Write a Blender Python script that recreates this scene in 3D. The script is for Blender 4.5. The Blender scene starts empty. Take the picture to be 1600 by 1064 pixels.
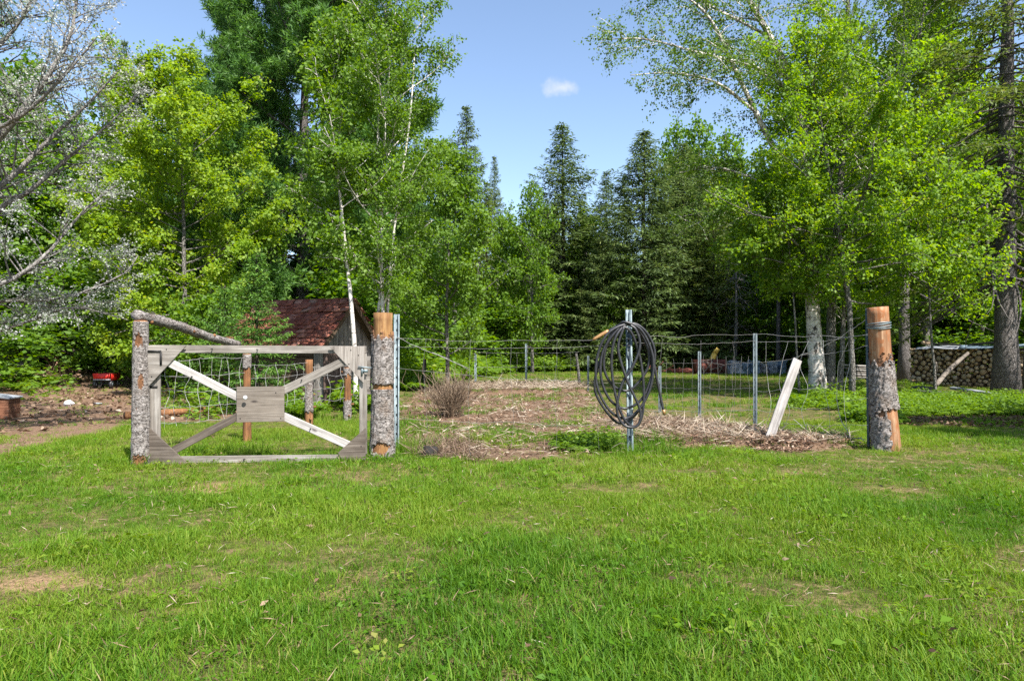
import bpy, bmesh, math
import numpy as np

# ------------------------------------------------------------------ scene, camera, light
SC = bpy.context.scene
COL = SC.collection
F, HY, HC = 1050.0, 550.0, 1.05          # focal length in photo pixels, horizon row, eye height

cam_d = bpy.data.cameras.new("camera")
cam_d.sensor_width = 36.0
cam_d.lens = F / 1600 * 36
cam_d.shift_y = 18 / 1600
cam_d.clip_start, cam_d.clip_end = 0.05, 3000
cam = bpy.data.objects.new("camera", cam_d)
COL.objects.link(cam)
cam.location = (0, 0, HC)
cam.rotation_euler = (math.pi / 2, 0, 0)
SC.camera = cam

SUN_EL, SUN_AZ = math.radians(50), math.radians(146)      # azimuth clockwise from +Y
sdir = np.array([math.sin(SUN_AZ) * math.cos(SUN_EL), math.cos(SUN_AZ) * math.cos(SUN_EL), math.sin(SUN_EL)])
W = bpy.data.worlds.new("World")
SC.world = W
W.use_nodes = True
wt = W.node_tree
for n in list(wt.nodes):
    wt.nodes.remove(n)
wo = wt.nodes.new("ShaderNodeOutputWorld")
wb = wt.nodes.new("ShaderNodeBackground")
sk = wt.nodes.new("ShaderNodeTexSky")
sk.sky_type = 'NISHITA'
sk.sun_disc = False
sk.sun_elevation, sk.sun_rotation = SUN_EL, SUN_AZ
sk.altitude = 300
sk.air_density, sk.dust_density, sk.ozone_density = 1.0, 1.0, 1.35
wb.inputs[1].default_value = 0.106
# one small fair-weather cloud, as a patch of the sky dome
cd = np.array([(879 - 800) / F, 1.0, (HY - 136) / F]); cd /= np.linalg.norm(cd)
tc = wt.nodes.new("ShaderNodeTexCoord")
def wn(t, **k):
    n = wt.nodes.new(t)
    for a, b in k.items():
        setattr(n, a, b)
    return n
sub = wn("ShaderNodeVectorMath", operation='SUBTRACT'); wt.links.new(tc.outputs["Generated"], sub.inputs[0]); sub.inputs[1].default_value = cd
mp = wn("ShaderNodeMapping"); wt.links.new(sub.outputs[0], mp.inputs[0])
mp.inputs["Rotation"].default_value = (0, math.radians(-14), 0)
mp.inputs["Scale"].default_value = (30, 30, 78)
ln = wn("ShaderNodeVectorMath", operation='LENGTH'); wt.links.new(mp.outputs[0], ln.inputs[0])
nz = wn("ShaderNodeTexNoise"); nz.inputs["Scale"].default_value = 36; nz.inputs["Detail"].default_value = 6; wt.links.new(tc.outputs["Generated"], nz.inputs["Vector"])
m1 = wn("ShaderNodeMath", operation='MULTIPLY_ADD'); wt.links.new(nz.outputs[0], m1.inputs[0]); m1.inputs[1].default_value = 2.2; wt.links.new(ln.outputs["Value"], m1.inputs[2])
mr = wn("ShaderNodeMapRange"); mr.interpolation_type = 'SMOOTHSTEP'
wt.links.new(m1.outputs[0], mr.inputs[0])
mr.inputs[1].default_value, mr.inputs[2].default_value, mr.inputs[3].default_value, mr.inputs[4].default_value = 1.0, 2.1, 0.6, 0.0
hs = wn("ShaderNodeHueSaturation"); hs.inputs["Saturation"].default_value = 0.98; hs.inputs["Value"].default_value = 1.0
wt.links.new(sk.outputs[0], hs.inputs["Color"])
mx = wn("ShaderNodeMix", data_type='RGBA'); wt.links.new(mr.outputs[0], mx.inputs[0]); wt.links.new(hs.outputs[0], mx.inputs[6]); mx.inputs[7].default_value = (4.3, 4.2, 4.6, 1)
wt.links.new(mx.outputs[2], wb.inputs[0])
wt.links.new(wb.outputs[0], wo.inputs[0])

sun_d = bpy.data.lights.new("sun", 'SUN')
sun_d.energy = 4.5
sun_d.angle = math.radians(0.5)
sun_d.color = (1.0, 0.95, 0.87)
sun = bpy.data.objects.new("sun", sun_d)
COL.objects.link(sun)
from mathutils import Vector, Matrix
sun.rotation_euler = Vector(-sdir).to_track_quat('-Z', 'Y').to_euler()
sun.location = (20, -15, 30)

SC.view_settings.view_transform = 'Standard'
SC.view_settings.look = 'None'
SC.view_settings.exposure = 1.34
SC.view_settings.gamma = 1.0
SC.view_settings.use_curve_mapping = False
SC.cycles.max_bounces = 14
SC.cycles.diffuse_bounces = 10
SC.cycles.transmission_bounces = 10
SC.cycles.transparent_max_bounces = 4
SC.cycles.use_denoising = False

# ------------------------------------------------------------------ helpers
def gd(py): return HC * F / (py - HY)
def gx(px, d): return (px - 800) / F * d
def PX(px, py, d): return np.array([(px - 800) / F * d, d, HC - (py - HY) / F * d])

def _h(ix, iy, s):
    v = np.sin(ix * 127.1 + iy * 311.7 + s * 74.7) * 43758.5453
    return v - np.floor(v)
def vnoise(x, y, s=0):
    x = np.asarray(x, float); y = np.asarray(y, float)
    ix, iy = np.floor(x), np.floor(y); fx, fy = x - ix, y - iy
    fx = fx * fx * (3 - 2 * fx); fy = fy * fy * (3 - 2 * fy)
    a, b, c, d = _h(ix, iy, s), _h(ix + 1, iy, s), _h(ix, iy + 1, s), _h(ix + 1, iy + 1, s)
    return (a * (1 - fx) + b * fx) * (1 - fy) + (c * (1 - fx) + d * fx) * fy
def fbm(x, y, s=0, o=4):
    t, a, n = 0, .5, 0
    for i in range(o):
        t = t + a * vnoise(x * 2 ** i, y * 2 ** i, s + i * 7); n += a; a *= .5
    return t / n
def sstep(a, b, x):
    t = np.clip((x - a) / (b - a), 0, 1); return t * t * (3 - 2 * t)
def nrm(v): return v / np.maximum(np.linalg.norm(v, axis=-1, keepdims=True), 1e-9)

class Geo:
    def __init__(s): s.V, s.Q, s.T, s.R, s.n = [], [], [], [], 0
    def add(s, V, Q=None, T=None, R=0.5):
        V = np.asarray(V, float).reshape(-1, 3)
        s.V.append(V)
        if Q is not None and len(Q): s.Q.append(np.asarray(Q, int).reshape(-1, 4) + s.n)
        if T is not None and len(T): s.T.append(np.asarray(T, int).reshape(-1, 3) + s.n)
        s.R.append(np.broadcast_to(np.asarray(R, float), (len(V),)).copy()); s.n += len(V)
    def tube(s, pts, rad, sides=6, cap=True, ref=None, R=0.5, rough=0, rng=None):
        pts = np.asarray(pts, float); k = len(pts); rad = np.broadcast_to(np.asarray(rad, float), (k,))
        t = nrm(np.gradient(pts, axis=0))
        if ref is None:
            m = nrm(pts[-1] - pts[0]); ref = np.array([0, 0, 1.]) if abs(m[2]) < .8 else np.array([1., 0.1, 0])
        u = nrm(np.cross(t, ref)); w = np.cross(t, u)
        a = np.arange(sides) / sides * 2 * np.pi
        rr = rad[:, None] * np.ones(sides)
        if rough and rng is not None: rr = rr * (1 + rough * rng.standard_normal((k, sides)))
        V = pts[:, None] + rr[..., None] * (np.cos(a)[None, :, None] * u[:, None] + np.sin(a)[None, :, None] * w[:, None])
        i = np.arange(k - 1)[:, None] * sides; j = np.arange(sides)[None]; j2 = (j + 1) % sides
        Q = np.stack([i + j, i + j2, i + sides + j2, i + sides + j], -1).reshape(-1, 4)
        V = V.reshape(-1, 3); T = []
        if cap:
            V = np.vstack([V, pts[0], pts[-1]]); c0 = k * sides
            for q in range(sides):
                T += [(c0, (q + 1) % sides, q), (c0 + 1, (k - 1) * sides + q, (k - 1) * sides + (q + 1) % sides)]
        s.add(V, Q, T, R)
    def leaves(s, c, a, n, L, Wd, r, fold=.12, bend=0.1):
        N = len(c); L = np.broadcast_to(L, (N,))[:, None]; Wd = np.broadcast_to(Wd, (N,))[:, None]
        a = nrm(a); b = nrm(np.cross(n, a)); n = np.cross(a, b)
        V = np.stack([c, c + .42 * a * L + b * Wd * .5 + n * fold * Wd, c + a * L - n * bend * L, c + .42 * a * L - b * Wd * .5 + n * fold * Wd], 1)
        s.add(V.reshape(-1, 3), np.arange(4 * N).reshape(-1, 4), None, np.repeat(np.broadcast_to(r, (N,)), 4))
    def box(s, c, size, R=0.5, rot=None, taper=1.0):
        c = np.asarray(c, float); h = np.asarray(size, float) / 2
        v = np.array([[-1, -1, -1], [1, -1, -1], [1, 1, -1], [-1, 1, -1], [-1, -1, 1], [1, -1, 1], [1, 1, 1], [-1, 1, 1]], float)
        v[4:, :2] *= taper
        v = v * h
        if rot is not None: v = v @ np.array(Matrix.Rotation(rot[0], 3, rot[1])).T
        s.add(v + c, [(0, 3, 2, 1), (4, 5, 6, 7), (0, 1, 5, 4), (1, 2, 6, 5), (2, 3, 7, 6), (3, 0, 4, 7)], None, R)
    def mesh(s, name, mat, smooth=False):
        m = bpy.data.meshes.new(name)
        V = np.vstack(s.V); Q = np.vstack(s.Q) if s.Q else np.zeros((0, 4), int); T = np.vstack(s.T) if s.T else np.zeros((0, 3), int)
        m.vertices.add(len(V)); m.vertices.foreach_set("co", V.ravel())
        m.loops.add(Q.size + T.size); m.loops.foreach_set("vertex_index", np.concatenate([Q.ravel(), T.ravel()]).astype(np.int32))
        m.polygons.add(len(Q) + len(T))
        m.polygons.foreach_set("loop_start", np.concatenate([np.arange(len(Q)) * 4, Q.size + np.arange(len(T)) * 3]).astype(np.int32))
        if smooth: m.polygons.foreach_set("use_smooth", np.ones(len(Q) + len(T), bool))
        at = m.attributes.new("rnd", 'FLOAT', 'POINT'); at.data.foreach_set("value", np.concatenate(s.R).astype(np.float32))
        m.materials.append(mat); m.update(calc_edges=True); m.validate()
        return m
    def obj(s, name, mat, parent=None, smooth=False, **k):
        return link(bpy.data.objects.new(name, s.mesh(name, mat, smooth)), parent, **k)

def link(o, parent=None, loc=None, rot=None):
    COL.objects.link(o)
    if parent is not None: o.parent = parent
    if loc is not None: o.location = [float(q) for q in loc]
    if rot is not None: o.rotation_euler = rot
    return o
def tag(o, label, cat, group=None, kind=None):
    o["label"] = label; o["category"] = cat
    if group: o["group"] = group
    if kind: o["kind"] = kind
    return o
def thing(name, label, cat, loc=(0, 0, 0), rz=0, group=None):
    o = bpy.data.objects.new(name, None); o.empty_display_size = .1
    link(o, None, loc, (0, 0, rz)); return tag(o, label, cat, group)
def dup(root, loc, rz, sc=(1, 1, 1), label=None, group=None):
    r = root.copy(); COL.objects.link(r); r.location = [float(q) for q in loc]; r.rotation_euler = (0, 0, rz); r.scale = sc
    if label: r["label"] = label
    if group: r["group"] = group
    for ch in root.children:
        c = ch.copy(); COL.objects.link(c); c.parent = r
        for g in ch.children:
            d = g.copy(); COL.objects.link(d); d.parent = c
    return r
def boxmesh(name, size, mat, bev=.004):
    bm = bmesh.new(); bmesh.ops.create_cube(bm, size=1)
    for v in bm.verts: v.co = Vector((v.co.x * size[0], v.co.y * size[1], v.co.z * size[2]))
    if bev: bmesh.ops.bevel(bm, geom=bm.edges[:], offset=bev, segments=1, affect='EDGES')
    m = bpy.data.meshes.new(name); bm.to_mesh(m); bm.free(); m.materials.append(mat); return m
def plate(name, poly, thick, mat, parent, loc=(0, 0, 0), bev=.003):      # polygon in local x,z with thickness in y
    bm = bmesh.new(); n = len(poly)
    fr = [bm.verts.new((p[0], 0, p[1])) for p in poly]; bk = [bm.verts.new((p[0], thick, p[1])) for p in poly]
    bm.faces.new(fr); bm.faces.new(bk[::-1])
    for i in range(n): bm.faces.new((fr[i], bk[i], bk[(i + 1) % n], fr[(i + 1) % n]))
    bmesh.ops.recalc_face_normals(bm, faces=bm.faces[:])
    if bev: bmesh.ops.bevel(bm, geom=bm.edges[:], offset=bev, segments=1, affect='EDGES')
    m = bpy.data.meshes.new(name); bm.to_mesh(m); bm.free(); m.materials.append(mat)
    return link(bpy.data.objects.new(name, m), parent, loc)

# ------------------------------------------------------------------ materials
class NT:
    def __init__(s, name):
        s.m = bpy.data.materials.new(name); s.m.use_nodes = True; s.t = s.m.node_tree
        for n in list(s.t.nodes): s.t.nodes.remove(n)
        s.out = s.t.nodes.new("ShaderNodeOutputMaterial")
    def n(s, typ, ins=None, **k):
        x = s.t.nodes.new("ShaderNode" + typ)
        for a, b in k.items(): setattr(x, a, b)
        for a, b in (ins or {}).items():
            if isinstance(b, bpy.types.NodeSocket): s.t.links.new(b, x.inputs[a])
            else: x.inputs[a].default_value = b
        return x
    def coord(s, scale=(1, 1, 1), kind="Object", obj_rand=True):
        c = s.n("TexCoord").outputs[kind]
        if obj_rand:
            r = s.n("ObjectInfo").outputs["Random"]
            off = s.n("VectorMath", {0: c}, operation='ADD')
            sc = s.n("Math", {0: r, 1: 37.0}, operation='MULTIPLY'); s.t.links.new(sc.outputs[0], off.inputs[1]); c = off.outputs[0]
        return s.n("Mapping", {0: c, "Scale": scale}).outputs[0]
    def noise(s, vec, scale=5, det=4, rough=.55, dist=0):
        return s.n("TexNoise", {"Vector": vec, "Scale": scale, "Detail": det, "Roughness": rough, "Distortion": dist}).outputs[0]
    def ramp(s, fac, stops):
        r = s.n("ValToRGB", {0: fac}); e = r.color_ramp.elements
        while len(e) < len(stops): e.new(.5)
        for i, (p, c) in enumerate(stops): e[i].position = p; e[i].color = (*c, 1) if len(c) == 3 else c
        return r.outputs[0]
    def mix(s, f, a, b, mode='MIX'):
        x = s.n("Mix", {0: f, 6: a, 7: b}, data_type='RGBA', blend_type=mode); return x.outputs[2]
    def bump(s, h, st=.5, d=.01):
        return s.n("Bump", {"Height": h, "Strength": st, "Distance": d}).outputs[0]
    def pbr(s, col, rough=.8, normal=None, metal=0, spec=.3):
        b = s.n("BsdfPrincipled", {"Base Color": col, "Roughness": rough, "Metallic": metal, "Specular IOR Level": spec})
        if normal is not None: s.t.links.new(normal, b.inputs["Normal"])
        s.t.links.new(b.outputs[0], s.out.inputs[0]); return s.m

def C(r, g, b): return (r, g, b, 1)

def leaf_mat(name, stops, transl=.4, tcol=1.25, inst=False, gloss=.025, patch=0):
    t = NT(name); r = t.n("Attribute", attribute_name="rnd").outputs["Fac"]
    if inst:
        r2 = t.n("Attribute", attribute_name="tint", attribute_type='INSTANCER').outputs["Fac"]
        r = t.n("Math", {0: r, 1: .35, 2: t.n("Math", {0: r2, 1: .65}, operation='MULTIPLY').outputs[0]}, operation='MULTIPLY_ADD').outputs[0]
    else:
        o = t.n("ObjectInfo").outputs["Random"]
        pn = t.noise(t.n("TexCoord").outputs["Object"], .8, 2)
        q = t.n("Math", {0: pn, 1: .5, 2: -.25}, operation='MULTIPLY_ADD').outputs[0]
        r = t.n("Math", {0: r, 1: q}, operation='ADD').outputs[0]
        r = t.n("Math", {0: t.n("Math", {0: o, 1: .16, 2: -.08}, operation='MULTIPLY_ADD').outputs[0], 1: r}, operation='ADD').outputs[0]
    c = t.ramp(r, stops)
    d = t.n("BsdfDiffuse", {0: c}).outputs[0]
    c2 = t.n("HueSaturation", {"Color": c, "Hue": .488, "Value": tcol, "Saturation": 1.1}).outputs[0]
    tr = t.n("BsdfTranslucent", {0: c2}).outputs[0]
    s1 = t.n("MixShader", {0: min(.6, transl + .06), 1: d, 2: tr}).outputs[0]
    g = t.n("BsdfGlossy", {0: C(.8, .8, .8), 1: .6}).outputs[0]
    s2 = t.n("MixShader", {0: gloss, 1: s1, 2: g}).outputs[0]
    t.t.links.new(s2, t.out.inputs[0]); return t.m

M = {}
M['maple'] = leaf_mat("maple_leaf", [(0, (.10, .20, .008)), (.45, (.19, .32, .014)), (.8, (.28, .40, .02)), (1, (.36, .38, .03))], .5)
M['maple2'] = leaf_mat("lime_leaf", [(0, (.075, .17, .010)), (.5, (.155, .29, .016)), (.85, (.24, .37, .024)), (1, (.34, .34, .03))], .5)
M['birch'] = leaf_mat("birch_leaf", [(0, (.07, .15, .010)), (.5, (.13, .25, .016)), (.9, (.20, .32, .03)), (1, (.28, .35, .05))], .5)
M['birchd'] = leaf_mat("birch_leaf_deep", [(0, (.05, .11, .010)), (.5, (.10, .19, .016)), (.9, (.16, .26, .03)), (1, (.23, .30, .05))], .5)
M['green'] = leaf_mat("green_leaf", [(0, (0.055, 0.132, 0.011)), (.5, (0.116, 0.231, 0.018)), (.9, (0.187, 0.319, 0.026)), (1, (0.253, 0.341, 0.044))], .48)
M['pine'] = leaf_mat("pine_needle", [(0, (0.039, 0.105, 0.020)), (.5, (0.083, 0.198, 0.035)), (.9, (0.143, 0.275, 0.044)), (1, (0.209, 0.297, 0.055))], .4)
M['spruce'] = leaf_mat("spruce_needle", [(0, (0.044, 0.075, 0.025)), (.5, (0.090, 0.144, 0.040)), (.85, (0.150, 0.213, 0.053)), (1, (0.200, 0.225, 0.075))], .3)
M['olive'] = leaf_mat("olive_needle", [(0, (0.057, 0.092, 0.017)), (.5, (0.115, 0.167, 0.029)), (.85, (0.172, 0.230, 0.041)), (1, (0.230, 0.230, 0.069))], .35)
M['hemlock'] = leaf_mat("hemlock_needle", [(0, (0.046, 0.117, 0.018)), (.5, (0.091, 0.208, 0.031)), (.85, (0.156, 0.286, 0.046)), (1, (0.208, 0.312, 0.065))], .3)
M['bud'] = leaf_mat("grey_bud", [(0, (.09, .14, .05)), (.25, (.18, .22, .13)), (.5, (.38, .39, .37)), (1, (.66, .66, .66))], .3, 1.0)
M['herb'] = leaf_mat("herb_leaf", [(0, (.065, .14, .012)), (.5, (.13, .24, .02)), (.9, (.20, .32, .03)), (1, (.30, .36, .05))], .45, inst=True)
M['grass'] = leaf_mat("grass_blade", [(0, (.042, .118, .006)), (.35, (.084, .20, .009)), (.7, (.17, .275, .018)), (.86, (.24, .29, .04)), (.93, (.34, .29, .12)), (1, (.40, .31, .17))], .4, 1.15, inst=True, gloss=.015)
M['deadtwig'] = leaf_mat("dead_twig", [(0, (.09, .06, .04)), (.5, (.18, .125, .082)), (1, (.31, .235, .165))], .1, 1.0)
M['straw'] = leaf_mat("straw", [(0, (.09, .056, .037)), (.3, (.19, .125, .083)), (.6, (.31, .24, .17)), (1, (.50, .44, .36))], .15, 1.0)
M['chips'] = leaf_mat("wood_chips", [(0, (.09, .05, .032)), (.4, (.20, .115, .075)), (.8, (.33, .22, .15)), (1, (.5, .41, .32))], .05, 1.0)
M['litter'] = leaf_mat("leaf_litter", [(0, (.07, .042, .027)), (.5, (.17, .105, .062)), (.85, (.29, .20, .13)), (1, (.45, .38, .31))], .15, 1.0)

def bark_mat(name, c0, c1, c2, sc=14, st=1.0, dist=.02):
    t = NT(name); v = t.coord((1, 1, .35)); n = t.noise(v, sc, 6, .65)
    vo = t.n("TexVoronoi", {"Vector": t.coord((1, 1, .45)), "Scale": sc * 1.3}, feature='DISTANCE_TO_EDGE').outputs[0]
    k = t.ramp(vo, [(0, (0, 0, 0)), (.14, (1, 1, 1))])
    col = t.mix(1, t.ramp(n, [(.25, c0), (.5, c1), (.75, c2)]), t.mix(.4, C(1, 1, 1), k), 'MULTIPLY')
    h = t.n("Math", {0: n, 1: k}, operation='ADD').outputs[0]
    return t.pbr(col, .9, t.bump(h, st, dist), 0, .15)
M['bark'] = bark_mat("conifer_bark", (.075, .066, .062), (.155, .14, .132), (.27, .25, .24), 24, 1, .02)
M['bark_grey'] = bark_mat("grey_bark", (.08, .075, .068), (.17, .16, .145), (.32, .30, .28), 16)
M['bark_dark'] = bark_mat("dark_bark", (.025, .02, .017), (.06, .048, .04), (.12, .10, .085), 16)
M['bark_pale'] = bark_mat("pale_limb_bark", (.10, .09, .082), (.20, .185, .172), (.36, .34, .325), 22, .5)
def flaky_bark():
    t = NT("flaky_bark"); n = t.noise(t.coord(), 26, 6, .68); big = t.noise(t.coord(), 7, 4, .6)
    mk = t.noise(t.coord((1, 1, 2.2)), 34, 5, .75, 1.2)
    col = t.ramp(n, [(.28, (.10, .085, .075)), (.5, (.25, .225, .21)), (.74, (.43, .40, .385))])
    col = t.mix(t.ramp(big, [(.52, (0, 0, 0)), (.68, (.8, .8, .8))]), col, C(.20, .155, .125))
    col = t.mix(t.ramp(mk, [(.40, (1, 1, 1)), (.46, (0, 0, 0))]), col, C(.045, .035, .03))
    h = t.n("Math", {0: n, 1: t.ramp(mk, [(.40, (0, 0, 0)), (.48, (1, 1, 1))])}, operation='ADD').outputs[0]
    return t.pbr(col, .9, t.bump(h, .9, .012), 0, .15)
M['bark_post'] = flaky_bark()

def birch_bark(nm="birch_bark", lo=.40):
    t = NT(nm); v = t.coord((2.6, 2.6, 15)); n = t.noise(v, 1.7, 5, .7, .5)
    n2 = t.noise(t.coord((1, 1, .6)), 6, 6, .75)
    a = t.ramp(n, [(.54, (1, 1, 1)), (.64, (.12, .105, .095))])
    b = t.ramp(n2, [(lo, (.05, .042, .036)), (lo + .10, (.50, .46, .42)), (.72, (.72, .70, .67))])
    return t.pbr(t.mix(1, b, a, 'MULTIPLY'), .7, t.bump(n2, .5, .01), 0, .2)
M['birchbark'] = birch_bark()
M['birchwhite'] = birch_bark("white_birch_bark", .36)

def wood_mat(name, cols, grain=1.0, axis=0, knots=True, rough=.85, flake=None):
    t = NT(name); s = [28, 28, 28]; s[axis] = 1.6
    n = t.noise(t.coord(tuple(s)), grain, 5, .65, .4); s2 = [110, 110, 110]; s2[axis] = 3
    n2 = t.noise(t.coord(tuple(s2)), grain, 3, .6)
    col = t.ramp(n, [(.28, cols[0]), (.5, cols[1]), (.72, cols[2])])
    col = t.mix(.5, col, t.ramp(n2, [(.35, (.35, .33, .31)), (.62, (1, 1, 1))]), 'MULTIPLY')
    st = t.noise(t.coord((2, 2, 2)), 1.5, 4, .6)
    col = t.mix(1, col, t.ramp(st, [(.3, (.62, .60, .58)), (.6, (1.05, 1.03, 1.0))]), 'MULTIPLY')
    if knots:
        vo = t.n("TexVoronoi", {"Vector": t.coord((3.2, 9, 9) if axis == 0 else (9, 9, 3.2)), "Scale": 1.0}).outputs["Distance"]
        col = t.mix(t.ramp(vo, [(.07, (1, 1, 1)), (.15, (0, 0, 0))]), col, C(.055, .045, .04))
    if flake:
        fl = t.noise(t.coord((1, 1, .45)), 17, 5, .7, .8)
        col = t.mix(t.ramp(fl, [(.50, (0, 0, 0)), (.60, (.85, .85, .85))]), col, C(*flake))
    h = t.n("Math", {0: n, 1: n2}, operation='ADD').outputs[0]
    return t.pbr(col, rough, t.bump(h, .6, .004), 0, .2)
M['grey_wood'] = wood_mat("weathered_board", [(.13, .115, .10), (.26, .24, .22), (.41, .395, .375)])
M['dark_wood'] = wood_mat("dark_weathered_plywood", [(.075, .06, .05), (.14, .118, .10), (.23, .20, .18)])
M['ply_brown'] = wood_mat("brown_weathered_plywood", [(.12, .10, .082), (.205, .178, .153), (.30, .27, .24)])
M['grey_wood_v'] = wood_mat("weathered_board_upright", [(.15, .13, .115), (.29, .265, .245), (.44, .42, .40)], 1.0, 2)
M['box_wood'] = wood_mat("reddish_box_board", [(.12, .05, .03), (.24, .11, .065), (.36, .20, .13)])
M['pale_wood'] = wood_mat("silver_board", [(.27, .255, .25), (.44, .425, .42), (.60, .585, .58)])
M['heart'] = wood_mat("peeled_log", [(.12, .055, .026), (.26, .125, .055), (.36, .20, .10)], 1.0, 2, flake=(.10, .05, .028))
M['heart_light'] = wood_mat("fresh_peeled_log", [(.17, .085, .032), (.33, .18, .075), (.44, .28, .14)], 1.0, 2, flake=(.16, .075, .035))
M['heart_pale'] = wood_mat("sun_bleached_log", [(.18, .088, .045), (.35, .19, .105), (.50, .34, .215)], 1.0, 2, flake=(.26, .095, .035))
M['shed_wall'] = wood_mat("old_shed_board", [(.09, .08, .072), (.205, .19, .18), (.34, .325, .31)], 1.0, 2)
M['shed_side'] = wood_mat("brown_shed_board", [(.05, .033, .022), (.115, .08, .055), (.2, .15, .11)], 1.0, 0)
M['shed_door'] = wood_mat("brown_door_board", [(.07, .045, .038), (.13, .09, .078), (.22, .165, .15)], 1.0, 2)
def flat_noise(name, cols, sc=12, rough=.8, metal=0, spec=.3, b=.3, rust=None):
    t = NT(name); n = t.noise(t.coord(), sc, 6, .65)
    col = t.ramp(n, [(.3, cols[0]), (.52, cols[1]), (.75, cols[2])])
    if rust: col = t.mix(t.ramp(t.noise(t.coord(), sc * .6, 5, .7), [(.55, (0, 0, 0)), (.63, (1, 1, 1))]), col, C(*rust))
    return t.pbr(col, rough, t.bump(n, b, .005), metal, spec)
def shingle_mat():
    t = NT("red_shingle"); r = t.n("ObjectInfo").outputs["Random"]
    c = t.ramp(r, [(0, (.13, .042, .030)), (.4, (.20, .068, .047)), (.8, (.26, .100, .070)), (.95, (.34, .17, .13)), (1, (.22, .14, .11))]); n = t.noise(t.coord((1, 1, 1)), 14, 5, .7)
    return t.pbr(t.mix(1, c, t.ramp(n, [(.3, (.5, .48, .46)), (.65, (1.15, 1.12, 1.1))]), 'MULTIPLY'), .9, t.bump(n, .5, .006), 0, .2)
M['shingle'] = shingle_mat()
M['steel'] = flat_noise("galvanised_steel", [(.085, .115, .128), (.165, .21, .228), (.28, .33, .345)], 14, .5, .35, .5, .15)
M['steel_dark'] = flat_noise("painted_post_steel", [(.045, .06, .065), (.085, .11, .12), (.14, .17, .18)], 14, .55, .2, .4, .15)
M['wire'] = flat_noise("fence_wire", [(.26, .25, .24), (.42, .41, .40), (.56, .55, .54)], 20, .5, .3, .5, .1)
M['wire_dark'] = flat_noise("old_fence_wire", [(.12, .115, .11), (.22, .21, .20), (.34, .33, .32)], 20, .6, .3, .4, .1)
M['rubber'] = flat_noise("black_rubber", [(.012, .012, .014), (.022, .022, .026), (.045, .045, .05)], 30, .42, 0, .5, .1)
M['iron'] = flat_noise("black_iron", [(.012, .012, .012), (.025, .024, .023), (.05, .045, .04)], 30, .6, .3, .4, .1)
M['brass'] = flat_noise("brass_nozzle", [(.22, .115, .045), (.36, .20, .08), (.46, .29, .13)], 30, .45, .3, .5, .1)
M['redpaint'] = flat_noise("red_paint", [(.45, .012, .008), (.60, .02, .012), (.70, .05, .03)], 10, .5, 0, .5, .05)
M['rust'] = flat_noise("rusty_red_steel", [(.03, .012, .010), (.11, .032, .024), (.22, .10, .075)], 7, .9, 0)
M['yellow'] = flat_noise("faded_yellow_paint", [(.42, .27, .04), (.60, .42, .09), (.66, .50, .16)], 6, .6, 0, .3, .1)
M['tarp'] = flat_noise("grey_blue_tarp", [(.07, .105, .14), (.16, .22, .27), (.30, .36, .41)], 4, .6, 0, .4, .5)
M['tarp_grey'] = flat_noise("grey_sheet", [(.16, .17, .19), (.30, .32, .35), (.45, .47, .50)], 4, .6, 0, .4, .6)
M['white'] = flat_noise("white_plastic", [(.45, .46, .48), (.68, .69, .71), (.8, .8, .8)], 9, .6, 0, .4, .5)
M['black'] = flat_noise("dark_void", [(.01, .01, .01), (.02, .018, .016), (.035, .03, .027)], 9, .9)
M['darkplank'] = flat_noise("dark_plank", [(.03, .03, .03), (.06, .058, .055), (.12, .115, .11)], 9, .9)
def log_end():
    t = NT("split_log"); r = t.n("ObjectInfo").outputs["Random"]
    c = t.ramp(r, [(0, (.30, .21, .13)), (.35, (.48, .36, .23)), (.7, (.60, .48, .33)), (1, (.42, .36, .29))])
    n = t.noise(t.coord((1, 1, 1)), 26, 4, .7)
    sx = t.n("SeparateXYZ", {0: t.n("TexCoord").outputs["Object"]})
    rad = t.n("Math", {0: t.n("Math", {0: sx.outputs[0], 1: sx.outputs[0]}, operation='MULTIPLY').outputs[0], 1: t.n("Math", {0: sx.outputs[2], 1: sx.outputs[2]}, operation='MULTIPLY').outputs[0]}, operation='ADD').outputs[0]
    c = t.mix(t.ramp(rad, [(.66, (0, 0, 0)), (.80, (1, 1, 1))]), c, C(.10, .075, .055))
    return t.pbr(t.mix(1, c, t.ramp(n, [(.3, (.55, .52, .5)), (.6, (1.08, 1.05, 1.0))]), 'MULTIPLY'), .9, t.bump(n, .4, .004), 0, .1)
M['logend'] = log_end()

# ------------------------------------------------------------------ terrain
def poly_in(x, y, poly):
    x = np.asarray(x); y = np.asarray(y); r = np.zeros(x.shape, bool); n = len(poly); j = n - 1
    for i in range(n):
        xi, yi = poly[i]; xj, yj = poly[j]
        c = ((yi > y) != (yj > y)) & (x < (xj - xi) * (y - yi) / (yj - yi + 1e-12) + xi)
        r ^= c; j = i
    return r
def soft(x, y, poly, j=.25, s=3):
    a = 0
    for k in range(6):
        w = (1 + (k % 3)) / 3
        a = a + poly_in(x + j * w * (fbm(x * 1.7 + k, y * 1.7, s + k) - .5) * 4, y + j * w * (fbm(x * 1.7, y * 1.7 + k, s + 40 + k) - .5) * 4, poly)
    return a / 6.
def gpt(px, py): d = gd(py); return (gx(px, d), d)
GARDEN = [gpt(*p) for p in [(625, 708), (700, 722), (790, 726), (860, 714), (1000, 706), (1120, 701), (1240, 708), (1350, 703), (1352, 690), (1230, 681), (1100, 668), (1030, 655), (975, 645), (930, 630), (915, 602), (665, 602), (622, 640)]]
RIDGE = [gpt(*p) for p in [(1020, 700), (1120, 699), (1240, 704), (1335, 701), (1325, 692), (1200, 682), (1090, 668), (1020, 662), (950, 668), (960, 690)]]
RIDGE2 = [gpt(*p) for p in [(700, 620), (920, 616), (900, 605), (720, 606)]]
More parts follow.
